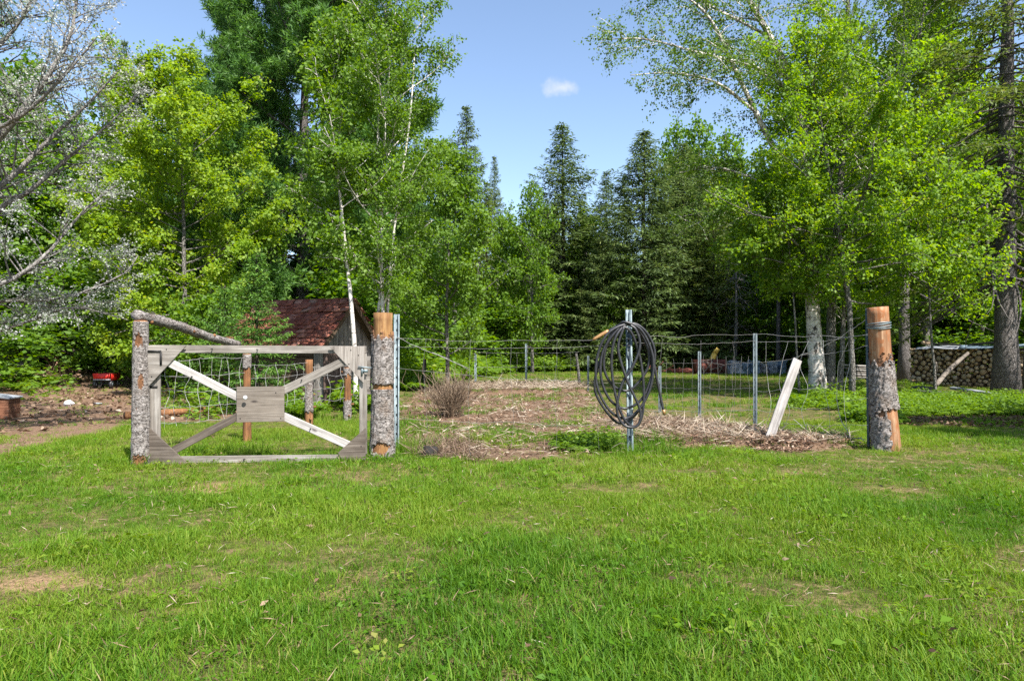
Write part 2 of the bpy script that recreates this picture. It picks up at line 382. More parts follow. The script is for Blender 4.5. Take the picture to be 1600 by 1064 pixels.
DIRT = [gpt(*p) for p in [(-250, 612), (60, 604), (207, 604), (215, 632), (330, 640), (420, 641), (430, 652), (300, 657), (190, 668), (90, 690), (0, 712), (-250, 745)]]
TL_X = [-60, -20, -14, -10, -8, -6.6, -4.6, -2.6, -1.4, 0.2, 6, 9, 13.2, 14.2, 15, 17, 22, 60]
TL_Y = [10, 14, 17.5, 19, 16.5, 13.2, 14.2, 20, 30, 36, 37.5, 38, 37.5, 22.5, 20, 17.5, 15, 13]
def treeline(x): return np.interp(x, TL_X, TL_Y)
def gz(x, y):
    x = np.asarray(x, float); y = np.asarray(y, float)
    z = (fbm(x * .45, y * .45, 11, 3) - .5) * .07 * sstep(1.5, 4, y)
    z = z + sstep(12.5, 24, y) * sstep(-7.5, -13, x) * .45 * (.6 + .8 * fbm(x * .6, y * .6, 5))
    z = z + sstep(0, 1, soft(x, y, RIDGE, .1)) * .07 + sstep(0, 1, soft(x, y, RIDGE2, .1)) * .12
    far = sstep(0, 4, y - treeline(x)) * (fbm(x * .5, y * .5, 23) - .4) * .5
    return z + far
def axis(parts):
    out = []
    for a, b, st in parts: out.append(np.arange(a, b, st))
    return np.unique(np.round(np.concatenate(out), 4))
xs = axis([(-600, -60, 60), (-60, -20, 2), (-20, -8, .5), (-8, 8, .14), (8, 20, .4), (20, 60, 2), (60, 661, 60)])
ys = axis([(-60, -4, 8), (-4, 1.2, .5), (1.2, 12, .14), (12, 24, .3), (24, 44, .6), (44, 90, 3), (90, 900, 60)])
X, Y = np.meshgrid(xs, ys); Z = gz(X, Y)
gm = Geo(); nx, ny = len(xs), len(ys)
idx = (np.arange(ny - 1)[:, None] * nx + np.arange(nx - 1)[None])
gm.add(np.stack([X, Y, Z], -1).reshape(-1, 3), np.stack([idx, idx + 1, idx + nx + 1, idx + nx], -1).reshape(-1, 4))

def ground_mat():
    t = NT("lawn_soil_and_mulch"); c = t.n("TexCoord").outputs["Object"]
    mk = t.n("Attribute", attribute_name="mask").outputs["Color"]; sp = t.n("SeparateColor", {0: mk})
    fine = t.noise(c, 45, 6, .7); mid = t.noise(c, 6, 5, .65); big = t.noise(c, .8, 4, .6)
    lawn = t.ramp(fine, [(.28, (.030, .048, .010)), (.5, (.075, .085, .022)), (.75, (.18, .13, .06))])
    lawn = t.mix(t.ramp(mid, [(.45, (0, 0, 0)), (.65, (1, 1, 1))]), lawn, t.ramp(fine, [(.3, (.10, .07, .035)), (.7, (.33, .23, .125))]))
    def msk(ch):
        a = t.n("Math", {0: mid, 1: .7, 2: -.35}, operation='MULTIPLY_ADD').outputs[0]
        b = t.n("Math", {0: fine, 1: .5, 2: a}, operation='MULTIPLY_ADD').outputs[0]
        s = t.n("Math", {0: sp.outputs[ch], 1: b}, operation='ADD').outputs[0]
        return t.ramp(s, [(.62, (0, 0, 0)), (.92, (1, 1, 1))])
    mulch = t.ramp(fine, [(.25, (.05, .028, .018)), (.5, (.16, .10, .064)), (.78, (.36, .27, .19))])
    dirt = t.ramp(t.noise(c, 22, 6, .75), [(.25, (.06, .038, .026)), (.5, (.19, .12, .08)), (.8, (.37, .26, .18))])
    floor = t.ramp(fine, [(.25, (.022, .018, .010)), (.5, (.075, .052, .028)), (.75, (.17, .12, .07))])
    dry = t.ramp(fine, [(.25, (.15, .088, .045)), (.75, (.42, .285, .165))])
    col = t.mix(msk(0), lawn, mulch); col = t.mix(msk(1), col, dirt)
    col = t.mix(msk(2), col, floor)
    al = t.n("Attribute", attribute_name="dry").outputs["Fac"]
    s = t.n("Math", {0: al, 1: t.n("Math", {0: fine, 1: .8, 2: -.4}, operation='MULTIPLY_ADD').outputs[0]}, operation='ADD').outputs[0]
    col = t.mix(t.ramp(s, [(.4, (0, 0, 0)), (.8, (1, 1, 1))]), col, dry)
    return t.pbr(col, .95, t.bump(fine, .8, .03), 0, .1)
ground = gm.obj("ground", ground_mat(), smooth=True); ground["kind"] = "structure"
XF, YF = X.ravel(), Y.ravel()
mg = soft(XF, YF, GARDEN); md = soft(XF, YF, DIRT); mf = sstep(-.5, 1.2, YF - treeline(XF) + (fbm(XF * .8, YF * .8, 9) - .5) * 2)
DRY = [(gpt(65, 912), .33, .17), (gpt(168, 842), .2, .15), (gpt(355, 760), .42, .38), (gpt(30, 885), .22, .2), (gpt(1500, 880), .35, .25), (gpt(1560, 935), .3, .14), (gpt(1400, 770), .5, .3), (gpt(350, 915), .18, .1), (gpt(100, 1050), .25, .1), (gpt(1250, 740), .5, .3), (gpt(560, 665 + 80), .3, .3)]
def drym(x, y):
    a = .55 * sstep(.63, .74, fbm(x * 4.2 + 40, y * 4.2, 301, 3)) * (y < 9)
    for i, ((cx, cy), rx, ry) in enumerate(DRY):
        a = np.maximum(a, np.exp(-(((x - cx) / rx) ** 2 + ((y - cy) / ry) ** 2)) * (1 if i < 3 else .6))
    return a
ca = ground.data.attributes.new("mask", 'FLOAT_COLOR', 'POINT')
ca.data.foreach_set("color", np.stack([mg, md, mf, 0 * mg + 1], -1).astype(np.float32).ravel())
da = ground.data.attributes.new("dry", 'FLOAT', 'POINT'); da.data.foreach_set("value", drym(XF, YF).astype(np.float32))

# ------------------------------------------------------------------ scatter (stuff)
def proto_coll(name, geos, mat):
    c = bpy.data.collections.new(name)
    for i, g in enumerate(geos):
        c.objects.link(bpy.data.objects.new("%s_%02d" % (name, i), g.mesh(name, mat)))
    return c
def scatter(name, pts, rot, scl, idx, tint, coll, label=None, cat=None):
    m = bpy.data.meshes.new(name); n = len(pts); m.vertices.add(n); m.vertices.foreach_set("co", np.asarray(pts, np.float32).ravel())
    for an, ty, key, v in (("rot", 'FLOAT_VECTOR', "vector", rot), ("scl", 'FLOAT', "value", scl), ("idx", 'INT', "value", idx), ("tint", 'FLOAT', "value", tint)):
        a = m.attributes.new(an, ty, 'POINT'); a.data.foreach_set(key, np.asarray(v, np.int32 if ty == 'INT' else np.float32).ravel())
    o = link(bpy.data.objects.new(name, m)); o["kind"] = "stuff"
    if label: o["label"] = label; o["category"] = cat
    g = bpy.data.node_groups.new("scatter_" + name, 'GeometryNodeTree')
    g.interface.new_socket("Geometry", in_out='INPUT', socket_type='NodeSocketGeometry')
    g.interface.new_socket("Geometry", in_out='OUTPUT', socket_type='NodeSocketGeometry')
    N, Lk = g.nodes, g.links
    gi, go = N.new("NodeGroupInput"), N.new("NodeGroupOutput")
    ip = N.new("GeometryNodeInstanceOnPoints"); ci = N.new("GeometryNodeCollectionInfo")
    ci.inputs["Collection"].default_value = coll; ci.inputs["Separate Children"].default_value = True; ci.inputs["Reset Children"].default_value = True
    def na(nm, ty):
        x = N.new("GeometryNodeInputNamedAttribute"); x.data_type = ty; x.inputs[0].default_value = nm; return x.outputs[0]
    er = N.new("FunctionNodeEulerToRotation"); Lk.new(na("rot", 'FLOAT_VECTOR'), er.inputs[0])
    Lk.new(gi.outputs[0], ip.inputs["Points"]); Lk.new(ci.outputs[0], ip.inputs["Instance"]); ip.inputs["Pick Instance"].default_value = True
    Lk.new(na("idx", 'INT'), ip.inputs["Instance Index"]); Lk.new(er.outputs[0], ip.inputs["Rotation"]); Lk.new(na("scl", 'FLOAT'), ip.inputs["Scale"])
    Lk.new(ip.outputs[0], go.inputs[0])
    md_ = o.modifiers.new("scatter", 'NODES'); md_.node_group = g
    return o

def blades(g, rng, n, rad, h0, h1, w, lean=.6, seg=3):
    a = rng.uniform(0, 2 * np.pi, n); r = rad * np.sqrt(rng.uniform(0, 1, n)); b = np.stack([np.cos(a) * r, np.sin(a) * r, 0 * a - .012], -1)
    h = rng.uniform(h0, h1, n); az = rng.uniform(0, 2 * np.pi, n); ln_ = rng.uniform(.1, lean, n) * h
    d = np.stack([np.cos(az), np.sin(az), 0 * az], -1); sd = np.stack([-np.sin(az + rng.normal(0, .8, n)), np.cos(az), 0 * az], -1); sd = nrm(sd)
    rr = rng.uniform(0, 1, n); ww = w * rng.uniform(.6, 1.3, n); V = []
    for k in range(seg):
        s = k / seg
        c = b + d * (ln_ * s ** 1.8)[:, None] + np.array([0, 0, 1.]) * (h * s * (1 - .22 * s * (ln_ / h)))[:, None]
        wd = (ww * (1 - .55 * s))[:, None]
        V += [c - sd * wd / 2, c + sd * wd / 2]
    V.append(b + d * ln_[:, None] + np.array([0, 0, 1.]) * (h * (1 - .22 * (ln_ / h)))[:, None])
    V = np.stack(V, 1); nv = 2 * seg + 1; off = np.arange(n)[:, None] * nv
    Q = np.concatenate([off + np.array([2 * k, 2 * k + 1, 2 * k + 3, 2 * k + 2]) for k in range(seg - 1)])
    T = off + np.array([2 * seg - 2, 2 * seg - 1, 2 * seg])
    g.add(V.reshape(-1, 3), Q, T, np.repeat(rr, nv))

rng = np.random.default_rng(4)
gp = []; rosettes = []
for i in range(8):
    g = Geo(); blades(g, rng, 13 + 2 * (i % 3), .055, .022, .058 + .012 * (i % 4), .0042, 1.2); gp.append(g)
for i in range(3):
    g = Geo(); blades(g, rng, 16, .06, .02, .05, .004, 2.2, 2); gp.append(g)         # flattened thatch
for i in range(3):
    g = Geo(); blades(g, rng, 26, .14, .05, .11, .012, .8, 2); gp.append(g)          # wide tufts for far lawn
for i in range(2):                                          # small clover and plantain rosettes
    g = Geo(); n = 16; az = rng.uniform(0, 6.28, n); r_ = rng.uniform(.005, .07, n)
    g.leaves(np.stack([np.cos(az) * r_, np.sin(az) * r_, rng.uniform(.008, .035, n)], -1), np.stack([np.cos(az), np.sin(az), .15 + 0 * az], -1), np.array([[0, 0, 1.]]) + rng.normal(0, .35, (n, 3)), rng.uniform(.014, .03, n), rng.uniform(.012, .02, n), rng.uniform(.2, .7, n), .2, .1); rosettes.append(g)
for i in range(2):
    g = Geo(); blades(g, rng, 14, .05, .16, .34, .007, .8, 3); gp.append(g)          # long uncut grass
gp += rosettes
grass_c = proto_coll("grass_tuft", gp, M['grass'])
def pts_in(n, y0, y1, rng, mar=1.18, pw=1.0):
    y = (rng.uniform(y0 ** 2, y1 ** 2, n)) ** .5; x = rng.uniform(-.78, .78, n) * y * mar - .0
    return x, y
GP = []
def grass_batch(n, y0, y1, vs, smin, smax, keep):
    x, y = pts_in(n, y0, y1, rng); k = rng.uniform(0, 1, n) < keep(x, y); x, y = x[k], y[k]
    GP.append((x, y, rng.choice(vs, len(x)), rng.uniform(smin, smax, len(x))))
def keep_lawn(x, y):
    k = 1 - .93 * soft(x, y, GARDEN) * sstep(.43, .57, fbm(x * 1.3, y * 1.3, 77))
    k = k * (1 - soft(x, y, DIRT) * (.95 - .45 * sstep(.48, .62, fbm(x * 1.6, y * 1.6, 19)))) * (1 - .95 * drym(x, y) * sstep(.30, .45, fbm(x * 5, y * 5, 12))) * (y < treeline(x) + (fbm(x, y, 3) - .5) * 2)
    return k * (.40 + .60 * sstep(.38, .56, fbm(x * 2.6, y * 2.6, 31)))
grass_batch(2600, 1.75, 7, [16, 17], .45, .95, lambda x, y: keep_lawn(x, y) * sstep(.48, .6, fbm(x * 1.3, y * 1.3, 8)))
grass_batch(700, 1.75, 8, [16, 17], 1.0, 1.5, keep_lawn)
grass_batch(34000, 1.75, 5, range(8), .75, 1.15, keep_lawn)
grass_batch(15000, 1.75, 7, [8, 9, 10], .6, 1.15, keep_lawn)
grass_batch(46000, 5, 10, range(8), .8, 1.15, keep_lawn)
grass_batch(9000, 9.5, 20, [11, 12, 13], .5, .85, keep_lawn)
grass_batch(16000, 20, 40, [11, 12, 13], .7, 1.2, keep_lawn)
# long grass along gate foot, posts and hose post
for (px, py, w_, n) in [(225, 724, .25, 40), (400, 712, .9, 150), (560, 716, .3, 60), (640, 705, .25, 120), (680, 690, .5, 120), (985, 706, .5, 160), (920, 700, .5, 150), (1380, 702, .25, 40), (390, 690, .8, 160), (530, 660, .5, 120), (1290, 690, .5, 60)]:
    cx, cy = gpt(px, py); x = cx + rng.normal(0, w_ * .6, n); y = cy + rng.normal(0, .14, n) - .05
    GP.append((x, y, rng.choice([14, 15, 3, 7], n), rng.uniform(.25, .6, n)))
gxx = np.concatenate([a[0] for a in GP]); gyy = np.concatenate([a[1] for a in GP]); gi_ = np.concatenate([a[2] for a in GP]); gs_ = np.concatenate([a[3] for a in GP])
ng_ = len(gxx)
tint = np.clip(.44 + (fbm(gxx * .7, gyy * .7, 61) - .5) * 1.2 + rng.normal(0, .17, ng_) + .2 * drym(gxx, gyy) + .10 * sstep(2.5, 5, gxx) + .10 * sstep(3.5, 7, gyy) , 0, 1)
tint = np.where((gi_ >= 8) & (gi_ <= 10), rng.uniform(.6, 1.0, ng_), np.minimum(tint, .84))
tint = np.where(rng.uniform(0, 1, ng_) < .035, 1.0, tint)
gs_ = gs_ * (.48 + .82 * sstep(.25, .75, fbm(gxx * 1.4, gyy * 1.4, 91)))
scatter("grass", np.stack([gxx, gyy, gz(gxx, gyy)], -1), np.stack([rng.normal(0, .12, ng_), rng.normal(0, .12, ng_), rng.uniform(0, 6.28, ng_)], -1), gs_, gi_, tint, grass_c,
        "bright green mown lawn grass with longer tufts by the gate", "grass")

# low leafy undergrowth
hp = []
for i in range(4):
    g = Geo(); n = 26 + 10 * i; az = rng.uniform(0, 6.28, n); el = rng.uniform(.2, 1.2, n); r = rng.uniform(.03, .2 + .05 * i, n)
    c = np.stack([np.cos(az) * r, np.sin(az) * r, rng.uniform(.02, .16 + .1 * i, n)], -1)
    g.leaves(c, np.stack([np.cos(az), np.sin(az), .5 - el * .6], -1), np.array([[0, 0, 1.]]) + rng.normal(0, .5, (n, 3)), rng.uniform(.07, .14, n), rng.uniform(.045, .09, n), rng.uniform(0, 1, n)); hp.append(g)
for i in range(3):                                         # ferns
    g = Geo()
    for k in range(9):
        az = k * .7 + rng.uniform(-.2, .2); L = rng.uniform(.4, .7); s = np.linspace(.08, 1, 18); d = np.array([np.cos(az), np.sin(az), 0])
        p = d * (L * s)[:, None] * .8 + np.array([0, 0, 1.]) * (L * (s * .95 - .75 * s ** 2.2))[:, None]
        for sg in (-1, 1):
            sd = np.array([-d[1], d[0], 0]) * sg
            g.leaves(p, sd + d * .35 + np.array([0, 0, -.15]) + rng.normal(0, .1, (18, 3)), np.array([[0, 0, 1.]]) + rng.normal(0, .25, (18, 3)), .17 * np.sin(s * 2.9 + .1) * L * 1.6 + .02, .04, rng.uniform(.3, .9, 18))
    hp.append(g)
herb_c = proto_coll("herb_plant", hp, M['herb'])
UP = []
def herb_batch(n, x0, x1, d0, d1, s0, s1, poly=None):
    x = rng.uniform(x0, x1, n); y = treeline(x) + rng.uniform(d0, d1, n) + (fbm(x, 0 * x, 7) - .5) * 2
    UP.append((x, y, rng.uniform(s0, s1, n)))
herb_batch(1500, -3, 12, -.8, 2.5, .9, 2.0)
herb_batch(1500, -5, 14, 2, 12, 1.2, 2.8)
herb_batch(500, 11, 24, 4, 12, .8, 1.8)
herb_batch(700, -26, -6, 5, 14, 1.0, 2.6)
for cx0, cx1, py0, py1, n, a, b in [(1225, 1345, 606, 641, 200, .35, .8), (1385, 1620, 622, 650, 800, .25, .55), (1385, 1450, 600, 625, 40, .3, .6), (1330, 1400, 655, 664, 60, .4, .8), (870, 960, 688, 704, 90, .25, .5), (20, 215, 598, 628, 45, .8, 1.6), (280, 330, 640, 655, 10, .8, 1.2), (430, 480, 640, 655, 30, .6, 1.1), (545, 575, 628, 645, 25, .8, 1.5), (0, 60, 560, 600, 30, 1.2, 2.2)]:
    px = rng.uniform(cx0, cx1, n); d = rng.uniform(gd(py1), gd(py0), n); UP.append((gx(px, d), d, rng.uniform(a, b, n)))
ux, uy, us = [np.concatenate([a[i] for a in UP]) for i in range(3)]
kc = ~((ux / uy > -.66) & (ux / uy < -.56) & (uy < 19) & (uy > 10)) & ~((ux / uy > .265) & (ux / uy < .425) & (uy > 24) & (uy < 36)); ux, uy, us = ux[kc], uy[kc], us[kc]; nu = len(ux)
scatter("undergrowth", np.stack([ux, uy, gz(ux, uy)], -1), np.stack([rng.normal(0, .1, nu), rng.normal(0, .1, nu), rng.uniform(0, 6.28, nu)], -1), us, rng.choice(7, nu, p=[.2, .2, .18, .18, .08, .08, .08]),
        np.clip(.5 + (fbm(ux * .8, uy * .8, 5) - .5) * 1.4 + rng.normal(0, .15, nu), 0, 1), herb_c, "low leafy plants and ferns under the trees and along the lawn edge", "undergrowth")

# straw mulch, chips and litter
def strips(g, x, y, rng, L0, L1, w, tilt=.25, rise=.01, r=None):
    n = len(x); az = rng.uniform(0, 6.28, n); el = np.abs(rng.normal(0, tilt, n)); L = rng.uniform(L0, L1, n)
    d = np.stack([np.cos(az) * np.cos(el), np.sin(az) * np.cos(el), np.sin(el)], -1); c = np.stack([x, y, gz(x, y) + rise + rng.uniform(0, .025, n)], -1)
    g.leaves(c, d, np.array([[0, 0, 1.]]) + rng.normal(0, .5, (n, 3)), L, w, rng.uniform(0, 1, n) if r is None else r, .3, .08)
g = Geo()
x, y = pts_in(60000, 6.4, 21, rng); k = (soft(x, y, GARDEN) > rng.uniform(.1, .9, len(x))) & (fbm(x * 1.1, y * 1.1, 15) + rng.normal(0, .1, len(x)) > .42); x, y = x[k][:11000], y[k][:11000]
strips(g, x, y, rng, .06, .28, .012)
def in_poly(poly, n):
    a = np.array(poly); x = rng.uniform(a[:, 0].min(), a[:, 0].max(), n); y = rng.uniform(a[:, 1].min(), a[:, 1].max(), n); k = poly_in(x, y, poly); return x[k], y[k]
x, y = in_poly(RIDGE, 5000); strips(g, x, y, rng, .05, .3, .009, .35, .02, rng.uniform(.3, 1, len(x)))
x, y = in_poly(RIDGE2, 3500); strips(g, x, y, rng, .08, .45, .014, .3, .02, rng.uniform(.45, 1, len(x)))
x, y = in_poly([gpt(*p) for p in [(640, 716), (760, 724), (740, 690), (650, 690)]], 2200); strips(g, x, y, rng, .06, .24, .006, .5, .02, rng.uniform(.05, .6, len(x)))
g.obj("straw_mulch", M['straw'])["kind"] = "stuff"
g = Geo()
for poly, n in [([gpt(*p) for p in [(1170, 706), (1260, 709), (1280, 696), (1230, 686), (1170, 690)]], 2600), (RIDGE, 4000), (GARDEN, 9000)]:
    x, y = in_poly(poly, n); strips(g, x, y, rng, .02, .07, .018, .4, .012)
g.obj("wood_chips", M['chips'])["kind"] = "stuff"
g = Geo()
x, y = in_poly([gpt(*p) for p in [(-150, 700), (210, 660), (430, 648), (420, 632), (210, 600), (-150, 600)]], 6000); strips(g, x, y, rng, .05, .12, .06, .3, .01)
x = rng.uniform(-24, 22, 9000); y = treeline(x) + rng.uniform(.3, 9, 9000); strips(g, x, y, rng, .06, .16, .08, .35, .01)
x, y = pts_in(340, 1.8, 9, rng); strips(g, x, y, rng, .012, .05, .018, .5, .025, rng.uniform(.1, .86, 340))
x, y = pts_in(9000, 1.75, 8, rng); strips(g, x, y, rng, .02, .08, .004, .35, .012, rng.uniform(.35, 1, 9000))
x, y = in_poly([gpt(*p) for p in [(1395, 668), (1600, 672), (1600, 652), (1395, 655)]], 900); strips(g, x, y, rng, .04, .08, .04, .3, .01, rng.uniform(0, .6, len(x)))
g.obj("leaf_litter", M['litter'])["kind"] = "stuff"

# ------------------------------------------------------------------ trees
UPV = np.array([0, 0, 1.])
def interp(pts, t):
    t = np.clip(np.asarray(t, float), 0, 1) * (len(pts) - 1); i = np.minimum(t.astype(int), len(pts) - 2); f = (t - i)[..., None]
    return pts[i] * (1 - f) + pts[i + 1] * f
def smooth_path(ctrl, n):
    ctrl = np.asarray(ctrl, float); k = len(ctrl); P = np.vstack([2 * ctrl[0] - ctrl[1], ctrl, 2 * ctrl[-1] - ctrl[-2]]); t = np.linspace(0, k - 1 - 1e-6, n); i = t.astype(int); f = (t - i)[:, None]
    a, b, c, d = P[i], P[i + 1], P[i + 2], P[i + 3]
    return .5 * (2 * b + (c - a) * f + (2 * a - 5 * b + 4 * c - d) * f ** 2 + (3 * b - a - 3 * c + d) * f ** 3)
def walk(p0, d, L, n, rng, wander=.15, up=0.0):
    p = [np.array(p0, float)]; d = nrm(np.array(d, float))
    for i in range(n):
        d = nrm(d + rng.normal(0, wander, 3) + UPV * up / n); p.append(p[-1] + d * L / n)
    return np.array(p)
def foliate(gb, gl, prims, rng, nleaf, L, Wd, per_m=5, l2=.45, smin=.2, sig=.10, droop=.3, per=8, flat=.5, min2=.12, twig_r=.006, up2=.1, jit=.5):
    secs, wts = [], []
    for pts, r0, r1, lf in prims:
        ln_ = np.linalg.norm(np.diff(pts, axis=0), axis=1).sum()
        if not lf: continue
        n2 = int(ln_ * per_m) + 2
        for s in rng.uniform(smin, 1, n2):
            p0 = interp(pts, s); d = nrm(interp(pts, min(1, s + .05)) - interp(pts, max(0, s - .05)))
            az = rng.uniform(0, 2 * np.pi); o = np.array([np.cos(az), np.sin(az), rng.uniform(-.4, .7)])
            dd = nrm(d * .7 + o * 1.0); LL = ln_ * l2 * (1.15 - s) * rng.uniform(.5, 1.2) + min2
            q = walk(p0, dd, LL, 4, rng, .2, up2); secs.append(q); wts.append(LL)
            r = r0 + (r1 - r0) * s; gb.tube(q, np.linspace(max(min(r * .5, .02), twig_r), twig_r * .5, 5), 3, False)
    wts = np.array(wts); na = max(1, nleaf // per); ch = rng.choice(len(secs), na, p=wts / wts.sum()); S = np.array(secs)
    t = rng.uniform(.15, 1, na) ** .8 * 4; i = np.minimum(t.astype(int), 3); f = (t - i)[:, None]
    A = S[ch, i] * (1 - f) + S[ch, i + 1] * f + rng.normal(0, sig, (na, 3)); dv = nrm(S[ch, 4] - S[ch, 0])
    c = np.repeat(A, per, 0) + rng.normal(0, sig * .75, (na * per, 3)) * np.array([1, 1, .8])
    ax = np.repeat(dv, per, 0) * .5 + rng.normal(0, .6, (na * per, 3)) - UPV * droop
    n = UPV * flat + rng.normal(0, jit, (na * per, 3)) + np.array([.25, -.25, 0])
    rr = np.repeat(rng.uniform(.15, .85, na), per) * .6 + rng.uniform(0, 1, na * per) * .4
    gl.leaves(c, ax, n, L * rng.uniform(.7, 1.25, na * per), Wd * rng.uniform(.7, 1.25, na * per), rr)
def deciduous(seed, H, R, cb, nprim, nleaf, L, Wd, tr, wander=.03, a0=5, a1=60, trunk=None, up=.3, **k):
    rng = np.random.default_rng(seed); gb, gl = Geo(), Geo()
    tp = walk((0, 0, -.15), (0, 0, 1), H, 12, rng, wander) if trunk is None else smooth_path(trunk, 14)
    gb.tube(tp, np.maximum(tr * np.linspace(1, .06, len(tp)) ** .9, .008) * np.r_[1.25, np.ones(len(tp) - 1)], 8, True, None, .5, .04, rng)
    prims = []
    for i in range(nprim):
        u = (i + rng.uniform(0, 1)) / nprim; t = cb + (1 - cb) * u * .98; p0 = interp(tp, t); az = i * 2.4 + rng.normal(0, .5)
        el = math.radians(a0 + (a1 - a0) * u ** 1.2 + rng.normal(0, 10))
        prof = max(.16, (1 - u ** 2.3)) * (.62 + .38 * min(1, u / .25)); LL = R * prof * rng.uniform(.7, 1.15) / max(.6, math.cos(el))
        q = walk(p0, (math.cos(az) * math.cos(el), math.sin(az) * math.cos(el), math.sin(el)), LL, 6, rng, .1, up)
        r0 = max(tr * (1 - t) * .5, .012); gb.tube(q, np.linspace(r0, .006, 7), 5, False); prims.append((q, r0, .006, True))
    prims.append((tp[-4:], .02, .01, True))
    foliate(gb, gl, prims, rng, nleaf, L, Wd, **k)
    return gb, gl
def conifer(seed, H, R, zb, step, tr, nl, nw, dens=.11, elo=-18, ehi=35, shape=.85, nb=6, sag=.25, gap=.1, dead=False, shoot=.45, stag=.0):
    rng = np.random.default_rng(seed); gb, gl = Geo(), Geo()
    tp = np.stack([np.cumsum(rng.normal(0, .012, 12)) * H / 12, np.cumsum(rng.normal(0, .012, 12)) * H / 12, np.linspace(-.15, H, 12)], -1); tp[0, :2] = 0
    rad = np.maximum(tr * np.linspace(1, .04, 12), .01); rad[0] *= 1.35
    gb.tube(tp, rad, 9, True, None, .5, .03, rng)
    z = zb
    while z < H - .05:
        v = (z - zb) / (H - zb); n = max(3, int(nb * (1 - .35 * v) + rng.uniform(-.6, .9))); a0 = rng.uniform(0, 6.28); lump = rng.uniform(.62, 1.15)
        for k in range(n):
            if rng.uniform() < gap: continue
            az = a0 + k * 6.283 / n + rng.normal(0, .22); L = max(.1, R * (1 - v) ** shape * lump * rng.uniform(.7, 1.12)) if not stag else max(.3, R * (1 - v ** stag) * rng.uniform(.45, 1.1))
            el = math.radians(elo + (ehi - elo) * v + rng.normal(0, 6)); s = np.linspace(0, 1, 7); d = np.array([math.cos(az), math.sin(az), 0]); sd = np.array([-d[1], d[0], 0])
            p0 = interp(tp, (z + .15) / (H + .15))
            q = p0 + d * (L * s * math.cos(el))[:, None] + sd * (L * .08 * np.sin(s * 3 + rng.uniform(0, 6)))[:, None] + UPV * (L * (math.sin(el) * s - sag * s ** 1.5 + sag * .75 * s ** 3.5))[:, None]
            gb.tube(q, np.linspace(max(.010, tr * .13 * (1 - v) + .004), .004, 7), 4, False)
            if dead and v < .3:
                if rng.uniform() < .55: continue
            m = max(3, int(L / dens)); ss = np.repeat(np.linspace(.16 if L > .8 else .05, 1, m), 2) + rng.normal(0, .015, 2 * m); sg = np.tile([1, -1], m)
            b = interp(q, ss); ls = np.clip(shoot * L * (1.08 - ss), .10, .55) * rng.uniform(.6, 1.15, 2 * m)
            sdv = nrm(d * .75 + sd * sg[:, None] * rng.uniform(.5, 1.1, 2 * m)[:, None] + UPV * rng.normal(-.12, .22, 2 * m)[:, None])
            kk = max(2, int(.30 / nl) + 1); tt = np.tile(np.linspace(.0, .9, kk), 2 * m); bi = np.repeat(np.arange(2 * m), kk)
            c = b[bi] + sdv[bi] * (ls[bi] * tt)[:, None] + rng.normal(0, .015, (len(bi), 3))
            ax = sdv[bi] + rng.normal(0, .42, (len(bi), 3)) - UPV * .12
            nn = UPV + rng.normal(0, .45, (len(bi), 3))
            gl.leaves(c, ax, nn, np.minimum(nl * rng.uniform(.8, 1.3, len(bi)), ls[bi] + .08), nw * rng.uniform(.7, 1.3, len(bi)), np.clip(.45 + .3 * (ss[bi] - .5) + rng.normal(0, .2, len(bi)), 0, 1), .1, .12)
        z += step * (1 - .45 * v) * rng.uniform(.85, 1.15)
    return gb, gl
def pine(seed, H, R, cb, tr, ntuft, nl=.15, nw=.03):
    rng = np.random.default_rng(seed); gb, gl = Geo(), Geo()
    tp = walk((0, 0, -.15), (0, 0, 1), H, 12, rng, .02); gb.tube(tp, np.maximum(tr * np.linspace(1, .05, 13), .02), 9, True, None, .5, .03, rng)
    A, D = [], []
    NB = 150
    for i in range(NB):
        u = (i + rng.uniform()) / NB; t = cb + (1 - cb) * u * .97; az = i * 2.4 + rng.normal(0, .6); el = math.radians(-6 + 48 * u + rng.normal(0, 9))
        L = R * max(.18, (1 - u ** 1.6)) * rng.uniform(.55, 1.15) * (.7 + .3 * min(1, u / .15)); q = walk(interp(tp, t), (math.cos(az) * math.cos(el), math.sin(az) * math.cos(el), math.sin(el)), L, 7, rng, .12, .45)
        gb.tube(q, np.linspace(max(.015, tr * .22 * (1 - t)), .008, 8), 5, False)
        for s in rng.uniform(.2, 1, int(L * 6) + 4):
            a2 = rng.uniform(0, 6.28); d = nrm(nrm(q[-1] - q[0]) * .8 + np.array([math.cos(a2), math.sin(a2), rng.uniform(-.1, .6)])); LL = L * .26 * (1.2 - s) * rng.uniform(.5, 1.3) + .2
            w = walk(interp(q, s), d, LL, 3, rng, .15, .4); gb.tube(w, np.linspace(.012, .005, 4), 3, False)
            for f in (.35, .55, .75, .9, 1): A.append(interp(w, f) + rng.normal(0, .06, 3)); D.append(nrm(w[-1] - w[-2]) + UPV * .3)
    A, D = np.array(A), np.array(D); k = rng.permutation(len(A))[:ntuft]; A, D = A[k], D[k]; per = 14
    ax = np.repeat(D, per, 0) * .5 + rng.normal(0, .75, (len(A) * per, 3)); c = np.repeat(A, per, 0) + rng.normal(0, .05, (len(A) * per, 3))
    gl.leaves(c, ax, rng.normal(0, 1, c.shape) + UPV * .3, nl * rng.uniform(.7, 1.3, len(c)), nw, np.repeat(rng.uniform(.15, .85, len(A)), per) * .6 + rng.uniform(0, .4, len(c)), .0, .15)
    return gb, gl
def tree(name, geos, loc, label, cat, bark, leaf, rz=0, group=None, trunk_smooth=True):
    t = thing(name, label, cat, loc, rz, group)
    geos[0].obj("trunk", bark, t, trunk_smooth); geos[1].obj("crown", leaf, t)
    return t
def at(px, d): x = gx(px, d); return (x, d, float(gz(x, d)))

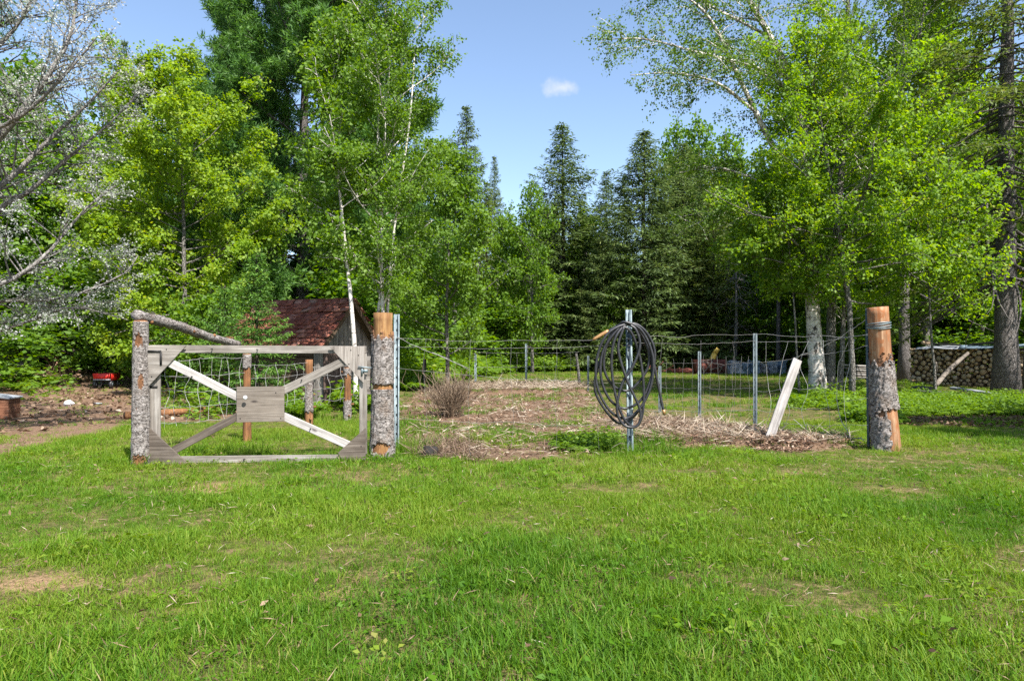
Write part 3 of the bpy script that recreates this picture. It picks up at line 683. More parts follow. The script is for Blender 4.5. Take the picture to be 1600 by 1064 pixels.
# --- named trees
maple = tree("maple_tree", deciduous(1, 8.6, 3.0, .16, 64, 60000, .085, .068, .08, .02, -2, 60, per_m=3.6, l2=.42, droop=.45, flat=.9, sig=.085, per=12), at(288, 17), "bright yellow green maple left of the shed, full rounded crown", "tree", M['bark_grey'], M['maple'])
birch_g = deciduous(2, 8.9, 1.75, .22, 46, 46000, .054, .042, .042, .02, 25, 68, trunk=[(0.0, 0, -.1), (.02, 0, 1.6), (-.03, .05, 3.2), (.05, 0, 5), (.03, .1, 7), (.1, 0, 8.9)], per_m=5, l2=.42, droop=.7, flat=.3, sig=.075, jit=.8, per=12)
rb = np.random.default_rng(77)
for path, r in (([(-.05, .05, -.1), (-.14, .0, 1.2), (-.03, .1, 2.4), (-.14, .1, 4), (-.10, .2, 6), (-.3, .2, 7.6)], .036), ([(.03, .1, .2), (.10, .1, 2.2), (.24, .1, 3.6), (.5, .1, 5.4), (.6, .1, 6.8)], .034)):
    birch_g[0].tube(smooth_path(path, 14), np.linspace(r, .012, 14), 7, True, None, .5, .03, rb)
birch = tree("birch_tree", birch_g, at(597, 12.6), "tall white stemmed birch clump behind the right gate post", "tree", M['birchwhite'], M['birch'])
lean_g = deciduous(3, 6, 1.15, .42, 24, 9000, .075, .058, .05, .02, 20, 60, trunk=[(0, 0, -.1), (-.02, 0, 1.1), (-.12, 0, 2.3), (-.32, .1, 4.0), (-.42, .1, 5.6), (-.40, .1, 6.9)], per_m=5, l2=.4, droop=.7, flat=.3, jit=.8)
tree("birch_tree", lean_g, at(556, 12.0), "thin leaning birch in front of the shed gable", "tree", M['birchwhite'], M['birch'])
tree("birch_tree", deciduous(4, 6.2, 1.9, .16, 34, 17000, .085, .065, .06, .03, 10, 60, per_m=4.5, l2=.42, droop=.6, flat=.4, jit=.7), at(700, 17.5), "broad low birch between the tall birch and the spruces", "tree", M['bark_grey'], M['birch'])
tree("white_pine_tree", pine(5, 19, 6.2, .12, .28, 16000, .22, .036), at(470, 24), "huge dark white pine towering over the shed", "tree", M['bark'], M['pine'], 2.6)
tree("white_pine_tree", pine(6, 16, 4.6, .10, .26, 6500, .22, .036), at(610, 29), "second white pine half hidden behind the tall birch", "tree", M['bark'], M['pine'], 2.0)
tree("white_pine_tree", pine(61, 17, 4.2, .12, .24, 7500, .22, .036), at(395, 27), "left one of the white pines above the shed", "tree", M['bark'], M['pine'], 4.0)
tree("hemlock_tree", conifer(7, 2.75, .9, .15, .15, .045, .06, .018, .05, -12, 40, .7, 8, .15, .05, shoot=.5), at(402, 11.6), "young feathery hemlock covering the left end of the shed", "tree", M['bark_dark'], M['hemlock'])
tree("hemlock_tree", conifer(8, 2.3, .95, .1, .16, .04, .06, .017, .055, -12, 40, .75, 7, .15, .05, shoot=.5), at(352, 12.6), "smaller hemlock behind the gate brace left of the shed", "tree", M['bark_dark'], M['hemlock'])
# old apple-like tree with grey buds reaching in from the left
rng = np.random.default_rng(9); gb, gl = Geo(), Geo(); bx = at(-215, 8.2); B = np.array(bx); pr = []
def PL(lst, d): return np.array([PX(a, b, d + dd) for a, b, dd in lst]) - B
gb.tube(smooth_path([(0, 0, -.1), (.05, 0, 1.0), (0, .1, 2.0), (.1, .1, 2.8)], 10), np.linspace(.19, .12, 10), 9, True, None, .5, .05, rng)
LIMBS = [([(-205, 330, 0), (-90, 300, -.2), (0, 213, -.3), (60, 140, -.3), (108, 62, -.2), (118, 10, 0), (135, -60, 0)], .055),
         ([(-205, 300, 0), (-90, 340, 0), (0, 292, .1), (80, 215, .3), (140, 160, .3), (185, 110, .4)], .05),
         ([(-200, 380, 0), (-80, 400, .2), (0, 325, .3), (45, 300, .4), (120, 235, .5), (175, 190, .7), (222, 140, .8)], .045),
         ([(-210, 350, 0), (-90, 450, -.2), (0, 445, -.2), (70, 400, 0), (130, 330, .2), (180, 290, .3)], .042),
         ([(-210, 380, 0), (-80, 480, .4), (0, 470, .5), (100, 466, .7), (190, 430, .9), (215, 400, 1)], .035),
         ([(-205, 250, 0), (-100, 160, .2), (-10, 80, .4), (40, 20, .5), (60, -50, .5)], .05),
         ([(-200, 380, 0), (-60, 520, .3), (20, 510, .5), (110, 480, .8), (200, 500, 1.0)], .03),
         ([(-200, 260, 0), (-60, 215, -.4), (20, 190, -.6), (90, 130, -.7), (150, 60, -.7)], .035),
         ([(-205, 300, 0), (-230, 180, .6), (-180, 60, .9), (-120, -60, 1)], .05)]
for lst, r in LIMBS:
    q = smooth_path(PL(lst, 8.2), 12); gb.tube(q, np.linspace(r, .008, 12), 6, False, None, .5, .05, rng); pr.append((q, r, .008, True))
foliate(gb, gl, pr, rng, 24000, .030, .020, per_m=6.5, l2=.28, smin=.3, sig=.04, droop=.1, per=6, flat=.2, jit=.9, twig_r=.0038, up2=.2, min2=.25)
tree("budding_tree", (gb, gl), bx, "silvery budding tree reaching in at the left edge, pale bare limbs", "tree", M['bark_pale'], M['bud'])
# pine branch tree at the upper left corner
tree("pine_tree", pine(10, 9, 3.1, .42, .16, 2200, .13, .014), at(-190, 9.6), "pine with needle tufts at the top left corner", "tree", M['bark'], M['pine'], 1.2)
# right hand birch clump
rng = np.random.default_rng(12); gb, gl = Geo(), Geo(); bx = at(1281, 16.4); B = np.array(bx); pr = []
ST = [([(1279, 626, 0), (1272, 520, 0), (1267, 430, 0), (1262, 330, 0), (1247, 160, 0), (1203, 58, -.2), (1150, -30, -.3), (1080, -130, -.3)], .20, .03),
      ([(1296, 624, .2), (1299, 500, .3), (1302, 400, .4), (1318, 230, .5), (1323, 60, .5), (1330, -120, .5)], .13, .03),
      ([(1312, 622, .1), (1328, 400, .2), (1385, 210, .2), (1436, 60, .1), (1455, -110, .1)], .075, .02),
      ([(1262, 330, 0), (1200, 215, -.4), (1150, 112, -.6), (1108, 28, -.8), (1050, -20, -1)], .10, .02),
      ([(1247, 160, 0), (1190, 110, -.5), (1100, 85, -.9), (1010, 62, -1.1), (945, 62, -1.1)], .06, .01),
      ([(1180, 175, -.5), (1120, 130, -.8), (1050, 115, -1.2), (985, 118, -1.3)], .05, .01),
      ([(1262, 330, 0), (1190, 285, .3), (1120, 262, .6), (1062, 270, .7)], .06, .01),
      ([(1266, 400, 0), (1200, 345, -.6), (1140, 320, -1), (1090, 350, -1.2)], .05, .01),
      ([(1203, 58, -.2), (1110, 10, 0), (1030, -30, .2), (960, -40, .3)], .05, .01),
      ([(1318, 230, .5), (1390, 120, .8), (1450, 20, 1.0), (1500, -60, 1)], .06, .01),
      ([(1310, 320, .4), (1380, 260, -.3), (1450, 230, -.6)], .05, .01),
      ([(1323, 60, .5), (1260, -20, .2), (1220, -120, .2)], .05, .01)]
gb2 = Geo()
for lst, r0, r1 in ST:
    q = smooth_path(PL(lst, 16.4), 16); rr = np.linspace(r0, r1, 16) * (.8 if r0 < .11 else 1)
    if r0 > .15: rr[0] *= 1.2
    (gb2 if lst[0][0] in (1296, 1312) else gb).tube(q, rr, 9, False, None, .5, .05, rng); pr.append((q[6:] if r0 > .09 else q, r0 * .5, r1, True))
foliate(gb, gl, pr, rng, 64000, .058, .046, per_m=7, l2=.30, smin=.12, sig=.10, droop=.7, per=11, flat=.3, jit=.8, min2=.5, up2=-.2)
bt = tree("birch_tree", (gb, gl), bx, "large multi stemmed white birch behind the wire fence on the right", "tree", M['birchbark'], M['birchd'])
gb2.obj("trunk", M['bark_grey'], bt, True)
rng = np.random.default_rng(13)
tree("maple_tree", deciduous(14, 8.7, 3.5, .27, 54, 40000, .08, .062, .07, .03, -4, 52, per_m=2.8, l2=.42, droop=.45, flat=.9, sig=.10, per=13), at(1330, 15.2), "lime green maple with a slim dark trunk right of the birch", "tree", M['bark_grey'], M['maple2'])
tree("maple_tree", deciduous(15, 5.2, 2.0, .40, 22, 8000, .085, .068, .035, .03, -4, 55, per_m=3.6, l2=.42, droop=.45, flat=.9, sig=.13), at(1462, 15.4), "low spreading maple with leaves over the woodpile", "tree", M['bark_grey'], M['maple2'])
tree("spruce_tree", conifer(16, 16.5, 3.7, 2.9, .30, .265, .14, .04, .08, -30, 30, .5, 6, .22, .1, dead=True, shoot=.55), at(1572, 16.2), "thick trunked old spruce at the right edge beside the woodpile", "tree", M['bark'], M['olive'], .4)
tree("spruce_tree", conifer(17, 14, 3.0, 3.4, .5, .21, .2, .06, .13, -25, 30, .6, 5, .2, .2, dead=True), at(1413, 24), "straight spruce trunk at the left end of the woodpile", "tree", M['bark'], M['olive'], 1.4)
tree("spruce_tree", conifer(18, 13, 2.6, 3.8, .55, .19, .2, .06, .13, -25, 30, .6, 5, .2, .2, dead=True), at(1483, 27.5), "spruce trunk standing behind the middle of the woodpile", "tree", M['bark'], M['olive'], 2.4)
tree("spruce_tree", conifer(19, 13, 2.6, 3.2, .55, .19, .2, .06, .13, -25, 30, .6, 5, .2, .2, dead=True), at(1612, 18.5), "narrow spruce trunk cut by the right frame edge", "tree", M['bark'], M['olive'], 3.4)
# trees beside the camera, whose shade falls over the lawn on the right
tree("maple_tree", deciduous(20, 8.0, 2.8, .3, 30, 9000, .16, .13, .10, .03, 0, 58, per_m=3.2, l2=.42, flat=.9, sig=.15), (10.6, 5.0, 0), "maple just outside the right edge shading the lawn", "tree", M['bark_grey'], M['maple2'])

tree("maple_tree", deciduous(23, 5.4, 1.5, .48, 20, 9000, .085, .066, .03, .04, 0, 55, per_m=3.2, l2=.45, droop=.45, flat=.9, sig=.11, per=11), at(1248, 15.6), "maple sapling with leaves hiding the upper white birch stem", "tree", M['bark_grey'], M['maple2'])
# dead grey snag
rng = np.random.default_rng(21); gb = Geo(); bx = at(1148, 36)
tp = walk((0, 0, -.1), (0, 0, 1), 5.6, 10, rng, .03); gb.tube(tp, np.linspace(.13, .05, 11), 7, True)
sn = thing("dead_tree", "bare grey dead tree above the grey blue tarps", "tree", bx); gb.obj("trunk", M['bark_pale'], sn)
gb = Geo()
for i in range(46):
    q = walk(interp(tp, rng.uniform(.25, 1)), (math.cos(i * 2.4), math.sin(i * 2.4), rng.uniform(-.5, .2)), rng.uniform(.6, 1.5), 5, rng, .25, -.7); gb.tube(q, np.linspace(.025, .008, 6), 3, False)
    for s in (.4, .6, .8, .95):
        w = walk(interp(q, s), rng.normal(0, 1, 3), rng.uniform(.2, .5), 3, rng, .3, -.5); gb.tube(w, np.linspace(.014, .006, 4), 3, False)
gb.obj("branches", M['bark_pale'], sn)["kind"] = "stuff"

# --- background kinds, one of each then copies
PROTO = {}
PROTO['spruce'] = ("spruce_tree", conifer(31, 14, 3.0, .7, .30, .15, .22, .055, .09, -28, 30, .72, 9, .30, .10, shoot=.55), M['bark_dark'], M['spruce'])
PROTO['fir'] = ("fir_tree", conifer(32, 12, 3.4, .2, .26, .14, .20, .05, .09, -20, 34, .70, 10, .24, .05, shoot=.55), M['bark_dark'], M['spruce'])
PROTO['olive'] = ("spruce_tree", conifer(33, 12, 2.6, .8, .36, .13, .22, .055, .11, -24, 30, .7, 8, .30, .09, shoot=.55), M['bark_dark'], M['olive'])
PROTO['decid'] = ("leafy_tree", deciduous(34, 9.5, 2.6, .14, 34, 11000, .16, .12, .11, .03, 5, 60, per_m=2.6, l2=.42, flat=.7, sig=.16, twig_r=.009), M['bark_grey'], M['green'])
PROTO['lime'] = ("leafy_tree", deciduous(35, 8.5, 2.5, .12, 34, 10000, .16, .125, .10, .03, 5, 60, per_m=2.6, l2=.42, flat=.7, sig=.16, twig_r=.009), M['bark_grey'], M['maple2'])
PROTO['bush'] = ("leafy_shrub", deciduous(36, 3.0, 1.5, .04, 26, 5000, .12, .09, .035, .06, 10, 65, per_m=3, l2=.45, flat=.6, sig=.13), M['bark_dark'], M['green'])
SIZE = {'spruce': (14, 2.5), 'fir': (12, 2.9), 'olive': (12, 2.5), 'decid': (9.5, 2.6), 'lime': (8.5, 2.5), 'bush': (3.0, 1.5)}
MASTER = {}; trng = np.random.default_rng(50)
def place(kind, px, top, d, rpx, label, group=None):
    H0, R0 = SIZE[kind]; loc = at(px, d); Ht = HC + (HY - top) / F * d - loc[2]; Rt = rpx / F * d
    if kind not in MASTER:
        nm, gs, b, l = PROTO[kind]; t = tree(nm, gs, loc, label, "shrub" if kind == 'bush' else "tree", b, l, 0, group); MASTER[kind] = t
    else:
        t = dup(MASTER[kind], loc, 0, label=label)
        if "group" in t.keys() and not group: del t["group"]
        if group: t["group"] = group
    t.rotation_euler = (0, 0, trng.uniform(0, 6.28)); t.scale = (Rt / R0, Rt / R0, Ht / H0)
    return t
place('spruce', 730, 165, 42, 72, "tall dark spruce rising beside the big birch crown")
place('spruce', 773, 243, 47, 36, "narrow pointed spruce just right of the tall left spruce")
place('spruce', 881, 192, 40, 104, "tall blue green spruce left of centre gap with open layered branches")
place('spruce', 946, 268, 46, 66, "small spruce between the two tall centre spruces")
place('spruce', 975, 272, 49, 40, "thin spruce spire directly left of the dense dark fir")
place('fir', 1006, 205, 37, 122, "dense dark fir with branches to the ground behind the hose")
place('fir', 938, 365, 37, 60, "short dark fir at the foot of the centre spruces")
place('decid', 832, 285, 33, 62, "round leafy tree in front of the centre spruces")
place('lime', 790, 330, 35, 45, "slim leafy tree left of the round centre tree")
place('olive', 760, 285, 38, 62, "olive brown conifer below the tall left spruce")
place('fir', 1068, 225, 39, 100, "dull green conifer to the right of the dense dark fir")
place('olive', 1115, 265, 37, 62, "olive conifer under the hanging birch limbs")
place('decid', 1165, 270, 41, 80, "leafy tree behind the dead grey snag")
place('olive', 1225, 250, 42, 70, "olive conifer behind the white birch trunks")
place('decid', 1052, 195, 48, 70, "tall leafy tree against the sky right of the fir")
place('decid', 1092, 190, 45, 85, "leafy tree filling the gap right of the dull green conifer")
place('decid', 1140, 205, 46, 85, "tall leafy tree right of the gap under the birch limbs")
place('lime', 915, 330, 40, 60, "pale leafy tree between the two tall centre conifers")
place('lime', 95, 190, 22, 150, "leafy tree behind the silvery budding limbs")
place('decid', 190, 105, 26, 120, "mid green tree whose top shows above the yellow maple's left side")
place('decid', 20, 90, 27, 160, "tall leafy tree in the upper left behind the budding limbs")
place('spruce', 193, 60, 34, 55, "spruce tip peeking above the leafy trees on the left")
place('decid', 385, 200, 22, 90, "leafy tree between the yellow maple and the white pine")
place('bush', 120, 430, 21, 110, "leafy shrub above the red cart")
place('bush', 30, 470, 23, 100, "leafy shrub under the budding tree near the stump")
place('bush', 330, 470, 15.5, 90, "shrub filling the space behind the left gate post")
place('bush', 225, 455, 18.5, 90, "shrub directly behind the tall left gate post")
place('lime', 1390, 190, 27, 130, "sunlit leafy tree behind the spruce trunk at the pile's left end")
place('lime', 1520, 140, 30, 150, "sunlit leafy tree behind the woodpile")
place('decid', 1300, 180, 34, 120, "leafy tree behind the lime green maple")
place('lime', 1620, 120, 27, 150, "sunlit leafy tree at the right edge behind the old spruce")
place('lime', 1440, 360, 31, 85, "low sunlit leafy tree between the two trunks behind the woodpile")
place('lime', 1535, 350, 31, 90, "low sunlit leafy tree behind the woodpile's right part")
place('lime', 1375, 380, 30, 70, "low sunlit leafy tree just right of the peeled end post")
place('lime', 1260, 380, 41, 60, "low leafy tree behind the white birch trunks")
place('decid', -40, 250, 20, 130, "leafy tree behind the pale limbs at the left edge")
place('lime', 1450, -60, 26, 150, "tall sunlit leafy tree filling the sky right of the birch limbs")
place('decid', 1330, 20, 30, 120, "tall leafy tree rising behind the white birch top")
place('decid', 1182, 320, 37.6, 75, "sunlit leafy tree just right of the dead grey snag")
place('lime', 1240, 360, 36.8, 58, "pale sunlit leafy tree left of the white birch stem")
place('lime', 1098, 390, 38.4, 52, "pale sunlit leafy tree behind the yellow chute")
place('decid', 1045, 430, 38.6, 45, "low sunlit leafy tree behind the hanging hose end")
place('lime', 960, 450, 36.5, 40, "low pale leafy tree behind the hose nozzle")
GRP = [('bush', "low leafy shrub at the lawn edge", "shrubs along the far lawn edge", [(655, 450, 27), (720, 480, 33), (765, 490, 34), (860, 470, 40), (905, 490, 40), (1075, 480, 41), (1120, 500, 41), (1185, 490, 41), (1255, 480, 39), (1310, 480, 38), (1370, 480, 28), (1450, 470, 29), (1530, 480, 27), (1590, 490, 24), (600, 440, 24), (545, 430, 21), (-60, 430, 17), (250, 450, 21)]),
       ('spruce', "dark second row conifer", "conifers in the second forest row", [(560, 150, 40), (650, 200, 44), (690, 280, 50), (815, 330, 52), (855, 320, 50), (910, 310, 52), (1030, 300, 52), (1095, 290, 50), (1140, 240, 52), (1190, 230, 48), (1260, 200, 46), (1340, 200, 44), (1430, 180, 42), (1500, 150, 44), (1570, 150, 42), (1650, 150, 40), (400, 120, 38), (300, 140, 38), (120, 150, 38), (-60, 120, 34)]),
       ('decid', "second row leafy tree", "leafy trees in the second forest row", [(500, 260, 34), (590, 300, 36), (670, 330, 38), (725, 360, 40), (1280, 260, 42), (1360, 230, 40), (1460, 240, 38), (1560, 230, 37), (1660, 200, 34), (330, 220, 30), (240, 230, 31), (60, 200, 32), (-80, 180, 28), (1105, 350, 44), (970, 400, 44), (880, 400, 46)])]
LMK = [(-200, "beyond the left edge"), (-30, "at the far left edge"), (40, "above the stump on the bank"), (90, "over the pale plastic scrap"), (150, "above the red cart"), (215, "over the hinge post"), (270, "above the gate's upper left corner"), (318, "over the upper left gate brace"), (360, "above the log rail's lower end"), (425, "over the gate's centre plate"), (470, "above the shed roof's left part"), (525, "above the shed gable"), (552, "behind the thin leaning birch"), (580, "just left of the latch post top"), (598, "straight above the thick latch post"), (632, "right of the steel post by the latch post"), (660, "behind the left half of the dry bush"), (684, "behind the stay wire's middle"), (702, "straight behind the dry bush"), (716, "behind the right half of the dry bush"), (735, "behind the pale steel post right of the bush"), (757, "right of the pale post beyond the bush"), (776, "left of the middle far post, well clear"), (800, "a little left of the middle far post"), (818, "straight behind the middle far post"), (838, "just right of the middle far post"), (853, "midway between the two far bed posts"), (868, "left of the tall centre spruce trunk"), (884, "at the tall centre spruce trunk"), (908, "behind the grey far corner stake"), (940, "behind the hose nozzle"), (970, "behind the hose loops"), (1030, "behind the hanging hose end"), (1055, "behind the scrap pile"), (1076, "left of the rusty machine"), (1094, "behind the short dark steel post"), (1110, "behind the yellow chute"), (1120, "just right of the yellow chute"), (1140, "behind the grey snag"), (1186, "behind the long row of bundles"), (1212, "behind the last blue bundle"), (1258, "left of the white birch stem"), (1280, "behind the white birch stem"), (1310, "right of the white birch stems"), (1342, "behind the slim maple trunk"), (1362, "above the peeled end post"), (1385, "right of the peeled end post's top"), (1430, "at the woodpile's left end"), (1455, "over the woodpile's left third"), (1500, "over the woodpile's middle"), (1528, "over the woodpile's right third"), (1560, "left of the thick old spruce"), (1572, "behind the thick old spruce"), (1595, "right of the thick old spruce"), (1655, "beyond the right edge")]
def where(px): return min(LMK, key=lambda q: abs(q[0] - px))[1]
for kind, lab, grp, lst in GRP:
    for px, top, d in lst:
        place(kind, px, top + trng.uniform(-15, 15), d, (78 if kind == 'bush' else 62 if kind == 'spruce' else 90) * 36 / d * trng.uniform(.85, 1.15), lab + " " + where(px), grp)
# slender trunks seen under the canopy
tg = Geo(); rng = np.random.default_rng(61)
for px, d, h, w_ in [(712, 31, 6, .13), (692, 33, 7, .10), (822, 36, 7, .13), (888, 39, 7, .16), (776, 37, 7, .10), (940, 41, 8, .14), (655, 30, 7, .12), (748, 36, 6, .1), (1215, 34, 7, .12), (850, 42, 8, .12), (912, 42, 8, .12), (1130, 38, 7, .12), (1345, 29, 6, .1), (1530, 26, 7, .12), (1560, 33, 8, .14)]:
    b = at(px, d); q = walk((0, 0, -.1), (0, 0, 1), h, 8, rng, .03); g = Geo(); g.tube(q, np.linspace(w_, w_ * .6, 9), 7, True, None, .5, .04, rng)
    t = thing("bare_tree", "slender bare trunk in the shade " + where(px), "tree", b, 0, "bare trunks at the forest edge"); g.obj("trunk", M['bark'] if px % 2 else M['bark_grey'], t, True)
    g = Geo()
    for k in range(16):
        q2 = walk(interp(q, rng.uniform(.25, 1)), (math.cos(k * 2.4), math.sin(k * 2.4), rng.uniform(-.4, .4)), rng.uniform(.5, 1.6), 4, rng, .2, -.3); g.tube(q2, np.linspace(.02, .006, 5), 3, False)
    g.obj("branches", M['bark_dark'], t)["kind"] = "stuff"
# far-off wood closing the view
wc = bpy.data.collections.new("wood_tree")
for i, kd in enumerate(('spruce', 'decid', 'fir')):
    gb, gl = PROTO[kd][1]; g = Geo()
    for gg in (gl,):
        V = np.vstack(gg.V); Q = np.vstack(gg.Q); g.add(V, Q, None, np.concatenate(gg.R))
    wc.objects.link(bpy.data.objects.new("wood_tree_%d" % i, g.mesh("wood_tree", PROTO[kd][3])))
rng = np.random.default_rng(71); n = 330; th = rng.uniform(-1.15, 1.15, n); dd = rng.uniform(54, 84, n); wx, wy = np.sin(th) * dd, np.cos(th) * dd
wx = np.r_[wx, rng.uniform(-48, -20, 60), rng.uniform(24, 50, 60)]; wy = np.r_[wy, rng.uniform(14, 50, 60), rng.uniform(14, 50, 60)]; n = len(wx)
scatter("distant_woods", np.stack([wx, wy, np.zeros(n)], -1), np.stack([np.zeros(n), np.zeros(n), rng.uniform(0, 6.28, n)], -1), rng.uniform(.75, 1.05, n), rng.choice(3, n), rng.uniform(0, 1, n), wc, "far wood of mixed trees closing the clearing", "woods")

# ------------------------------------------------------------------ shed
S0 = np.array([gx(497, 13.1), 13.1]); ang = math.radians(70)
shed = thing("shed", "small weathered plank shed with a rusty red shingled roof", "shed", (S0[0], S0[1], float(gz(*S0)) - .02), ang)
GW, SL, EH, RH = 1.9, 2.05, 1.32, 2.14                # gable width (local x), length (local +y), eave, ridge
srng = np.random.default_rng(81)
def shed_piece(name, size, loc, mat, parent=shed, rot=(0, 0, 0), bev=.004):
    return link(bpy.data.objects.new(name, boxmesh(name, size, mat, bev)), parent, loc, rot)
hx = lambda x: EH + (RH - EH) * (1 - abs(x - GW / 2) / (GW / 2))
nb = 11; bw = GW / nb
wall = None
for i in range(nb):
    x0, x1 = i * bw + .004, (i + 1) * bw - .004
    dz = srng.uniform(0, .04); yo = srng.uniform(0, .012)
    if 1 <= i <= 4: z0 = 1.08
    else: z0 = dz
    pl = plate("plank", [(x0, z0), (x1, z0), (x1, hx(x1) - .03), ((x0 + x1) / 2, hx((x0 + x1) / 2) - .03), (x0, hx(x0) - .03)], .022, M['shed_wall'], shed, (0, yo, 0), .002)
# door
door = thing_door = plate("door", [(bw + .012, .05), (5 * bw - .012, .05), (5 * bw - .012, 1.06), (bw + .012, 1.06)], .02, M['black'], shed, (0, .03, 0), 0)
for i in range(4):
    x0 = bw * (i + 1) + .014; plate("plank", [(x0, .06), (x0 + bw - .02, .06), (x0 + bw - .02, 1.05), (x0, 1.05)], .02, M['shed_door'], door, (0, -.035 + srng.uniform(0, .006), 0), .002)
shed_piece("batten", (bw * 3.6, .02, .07), (bw * 3, -.018, .28), M['shed_door'], door); shed_piece("batten", (bw * 3.6, .02, .07), (bw * 3, -.018, .86), M['shed_door'], door)
shed_piece("corner_post", (.10, .10, EH + .02), (-.02, -.0, (EH) / 2), M['shed_wall']); shed_piece("corner_post", (.09, .09, EH), (GW + .02, .0, EH / 2), M['shed_wall'])
shed_piece("door_post", (.09, .05, 1.1), (5 * bw + .03, -.03, .55), M['shed_wall'])
for k in range(8):                                     # side wall boards, horizontal
    zc = .09 + k * .16
    o = shed_piece("board", (SL - .1, .022, .15), (.0 + srng.uniform(-.006, .006), SL / 2 + .03, zc), M['shed_side'], shed, (0, 0, math.pi / 2))
    o = shed_piece("board", (SL - .1, .022, .15), (GW + srng.uniform(-.006, .006), SL / 2 + .03, zc), M['shed_side'], shed, (0, 0, math.pi / 2))
shed_piece("back_wall", (GW - .1, .03, EH), (GW / 2, SL, EH / 2), M['shed_side'])
sl_len = math.hypot(GW / 2 + .18, (RH - EH) * (GW / 2 + .18) / (GW / 2)); sl_ang = math.atan2(RH - EH, GW / 2)
for sg in (-1, 1):
    cx = GW / 2 + sg * (GW / 4 + .09); zc = RH - (RH - EH) / (GW / 2) * (GW / 4 + .09)
    deck = shed_piece("roof_deck", (sl_len, SL + .42, .025), (cx, SL / 2, zc), M['shed_side'], shed, (0, sg * sl_ang, 0))
    rows, cols = 11, 13
    sm = []
    for v in range(5):
        g = Geo(); w_, l_ = (SL + .46) / cols, sl_len / rows * 1.55
        gxv = np.array([-l_ / 2, 0, l_ / 2]); cz = srng.uniform(.004, .035); V = []
        for zz in (0, .012):
            for a in (0, 1, 2):
                for b in (-1, 1): V.append((gxv[a], b * w_ / 2 * srng.uniform(.85, .98), zz + (cz if a == 2 else 0) + srng.uniform(0, .008)))
        g.add(V, [(0, 2, 3, 1), (2, 4, 5, 3), (6, 7, 9, 8), (8, 9, 11, 10), (4, 10, 11, 5), (0, 1, 7, 6), (0, 6, 8, 2), (2, 8, 10, 4), (1, 3, 9, 7), (3, 5, 11, 9)])
        sm.append(g.mesh("shingle", M['shingle']))
    for r in range(rows):
        for c in range(cols):
            if srng.uniform() < .03: continue
            o = bpy.data.objects.new("shingle", sm[srng.integers(5)]); COL.objects.link(o); o.parent = deck
            lx = -sl_len / 2 + (r + .45) * sl_len / rows
            o.location = (lx * sg, -(SL + .42) / 2 + (c + .5 + .5 * (r % 2) - .25) * (SL + .42) / cols, .018 + .004 * (r % 3))
            o.rotation_euler = (srng.normal(0, .03), -.05 * sg + srng.normal(0, .03), srng.normal(0, .05) + (0 if sg > 0 else math.pi))
for sg in (-1, 1):
    shed_piece("rake_board", (sl_len, .02, .11), (GW / 2 + sg * (GW / 4 + .09), -.205, RH - (RH - EH) / (GW / 2) * (GW / 4 + .09) - .055), M['shed_side'], shed, (0, sg * sl_ang, 0))

# ------------------------------------------------------------------ log posts
def bark_shell(name, r, h, cover, seed, mat, parent, rf=None, thick=.012, nth=84, nz=150, lumps=.012):
    rng = np.random.default_rng(seed); th = np.arange(nth) / nth * 2 * np.pi; zz = np.linspace(0, h, nz); TH, ZZ = np.meshgrid(th, zz)
    cx, cy = np.cos(TH) * 1.6 + 5, np.sin(TH) * 1.6 + 5
    nzv = fbm(cx * 2.2 + ZZ * 1.3, cy * 2.2 + ZZ * 9, seed); fur = fbm(cx * 5 + 30, cy * 5 + ZZ * 26, seed + 3, 3)
    rad = (rf(ZZ) if rf else r) + thick * (.55 + .8 * nzv) + lumps * (fur - .5) * 2 * .7
    keepv = cover(TH, ZZ) + (fbm(cx * 3, cy * 3 + ZZ * 9, seed + 9, 5) - .5) * 1.6 + (vnoise(cx * 16, cy * 16 + ZZ * 70, seed + 2) - .5) * .7
    rad = rad + np.where((keepv > 0) & (keepv < .14), .012 * rng.uniform(0, 1, keepv.shape), 0)
    Vo = np.stack([np.cos(TH) * rad, np.sin(TH) * rad, ZZ], -1); ri = (rf(ZZ) if rf else r) - .003; Vi = np.stack([np.cos(TH) * ri, np.sin(TH) * ri, ZZ], -1)
    n = nth * nz; g = Geo(); i = np.arange(nz - 1)[:, None] * nth; j = np.arange(nth)[None]; j2 = (j + 1) % nth
    Q = np.stack([i + j, i + j2, i + nth + j2, i + nth + j], -1); kf = keepv.ravel(); k = (kf[Q].mean(-1) > 0)
    Qo = Q[k]; ed = []
    kk = np.pad(k, ((1, 1), (0, 0)))
    for a in range(nz - 1):
        for b in range(nth):
            if not k[a, b]: continue
            q = Q[a, b]
            if not kk[a, b]: ed.append((q[1], q[0], q[0] + n, q[1] + n))
            if not kk[a + 2, b]: ed.append((q[3], q[2], q[2] + n, q[3] + n))
            if not k[a, (b - 1) % nth]: ed.append((q[0], q[3], q[3] + n, q[0] + n))
            if not k[a, (b + 1) % nth]: ed.append((q[2], q[1], q[1] + n, q[2] + n))
    Qall = np.vstack([Qo.reshape(-1, 4), np.array(ed, int).reshape(-1, 4)]) if ed else Qo
    g.add(np.vstack([Vo.reshape(-1, 3), Vi.reshape(-1, 3)]), Qall)
    return g.obj(name, mat, parent, True)
